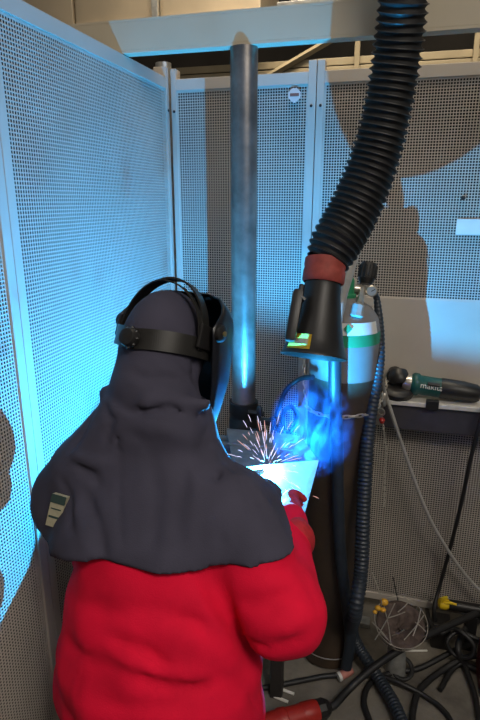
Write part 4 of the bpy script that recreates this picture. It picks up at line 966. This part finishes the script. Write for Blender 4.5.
def strap(pts, w, th, name, m, par, axis):
    P, _ = spline(np.array(pts), np.ones(len(pts)), 6); T = np.gradient(P, axis=0); v = []; f = []
    for p, tt in zip(P, T):
        tt = unit(tt); a = unit(axis - tt * np.dot(axis, tt)) ; b = np.cross(tt, a)
        for s, q in ((-1, -1), (1, -1), (1, 1), (-1, 1)): v.append(p + a * s * w / 2 + b * q * th / 2)
    n = len(P)
    for i in range(n - 1):
        for k in range(4): f.append((i * 4 + k, i * 4 + (k + 1) % 4, i * 4 + 4 + (k + 1) % 4, i * 4 + 4 + k))
    f += [(3, 2, 1, 0), tuple(4 * (n - 1) + k for k in range(4))]
    return link_mesh(name, v, f, m, par)
# over-crown strap
A_ = PM @ hy
strap([hw(0.106 * math.cos(q), -0.02 + 0.0 * math.sin(q), 0.02 + 0.128 * math.sin(q)) for q in np.linspace(-0.15, PI + 0.15, 13)], 0.024, 0.004, 'crown_strap', M['band'], t, A_)
strap([hw(0.104 * math.cos(q), -0.055 + 0.02 * abs(math.cos(q)), 0.02 + 0.115 * math.sin(q)) for q in np.linspace(0.1, PI - 0.1, 13)], 0.012, 0.003, 'crown_strap', M['band'], t, A_)
# rear band round the occiput
U_ = PM @ hz_
strap([hw(0.104 * math.sin(q), -0.115 * math.cos(q) + 0.0, -0.005 + 0.012 * abs(math.sin(q))) for q in np.linspace(-1.75, 1.75, 15)], 0.042, 0.004, 'rear_band', M['band'], t, U_)
kb = MB().lathe(hw(0, -0.117, -0.005), -(PM @ hy), [(0.02, 0), (0.021, 0.012), (0.017, 0.02), (0.008, 0.022)], 18).build('ratchet_knob', M['plastic'], t, True)
for i in range(9):
    q = 2 * PI * i / 9; c = hw(0.0205 * math.cos(q), -0.127, -0.005 + 0.0205 * math.sin(q)); MB().ball(c, 0.004, 6, 4).build('grip', M['plastic'], kb)
for s in (-1, 1):
    MB().obox(hw(0.109 * s, -0.02, 0.03), (0.008, 0.05, 0.05), PM @ HM, 0.003).build('side_mount', M['plastic'], t)

# ------------------------------------------------------------------ welding smoke, lit by the arc
def smoke():
    m = bpy.data.materials.new('welding_smoke'); m.use_nodes = True; nt = m.node_tree
    for n in list(nt.nodes): nt.nodes.remove(n)
    out = nt.nodes.new('ShaderNodeOutputMaterial'); vs = nt.nodes.new('ShaderNodeVolumeScatter'); vs.inputs['Color'].default_value = (0.12, 0.34, 1, 1)
    vs.inputs['Anisotropy'].default_value = 0.1
    tc = nt.nodes.new('ShaderNodeTexCoord'); mp = nt.nodes.new('ShaderNodeMapping'); mp.inputs['Scale'].default_value = (1.6, 1.2, 0.7)
    nz = nt.nodes.new('ShaderNodeTexNoise'); nz.inputs['Scale'].default_value = 15; nz.inputs['Detail'].default_value = 5; nz.inputs['Distortion'].default_value = 2.4
    mr = nt.nodes.new('ShaderNodeMapRange'); mr.inputs['From Min'].default_value = 0.47; mr.inputs['From Max'].default_value = 0.66; mr.inputs['To Max'].default_value = 1.0
    sph = nt.nodes.new('ShaderNodeVectorMath'); sph.operation = 'LENGTH'
    mp2 = nt.nodes.new('ShaderNodeMapping'); mp2.inputs['Scale'].default_value = (1 / SR[0], 1 / SR[1], 1 / SR[2])
    fo_ = nt.nodes.new('ShaderNodeMapRange'); fo_.inputs['From Min'].default_value = 1.0; fo_.inputs['From Max'].default_value = 0.3
    mu = nt.nodes.new('ShaderNodeMath'); mu.operation = 'MULTIPLY'; mu2 = nt.nodes.new('ShaderNodeMath'); mu2.operation = 'MULTIPLY'; mu2.inputs[1].default_value = SMOKE
    L = nt.links.new
    L(tc.outputs['Object'], mp.inputs['Vector']); L(mp.outputs[0], nz.inputs['Vector']); L(nz.outputs['Fac'], mr.inputs['Value'])
    L(tc.outputs['Object'], mp2.inputs['Vector']); L(mp2.outputs[0], sph.inputs[0]); L(sph.outputs['Value'], fo_.inputs['Value'])
    L(mr.outputs[0], mu.inputs[0]); L(fo_.outputs[0], mu.inputs[1]); L(mu.outputs[0], mu2.inputs[0]); L(mu2.outputs[0], vs.inputs['Density']); L(vs.outputs[0], out.inputs['Volume'])
    return m
SR = (0.12, 0.08, 0.155); SMOKE = 7.0
sc_ = W(312, 427, 1.53)
bm = bmesh.new(); bmesh.ops.create_icosphere(bm, subdivisions=3, radius=1.0)
for p in bm.verts: p.co = Vector((p.co[0] * SR[0], p.co[1] * SR[1], p.co[2] * SR[2]))
me = bpy.data.meshes.new('welding_smoke'); bm.to_mesh(me); bm.free(); me.materials.append(smoke())
so = bpy.data.objects.new('welding_smoke', me); COL.objects.link(so); so.location = tuple(sc_)
tag(so, 'blue-lit welding smoke drifting right of the arc in front of the cylinder', 'smoke', kind='stuff')
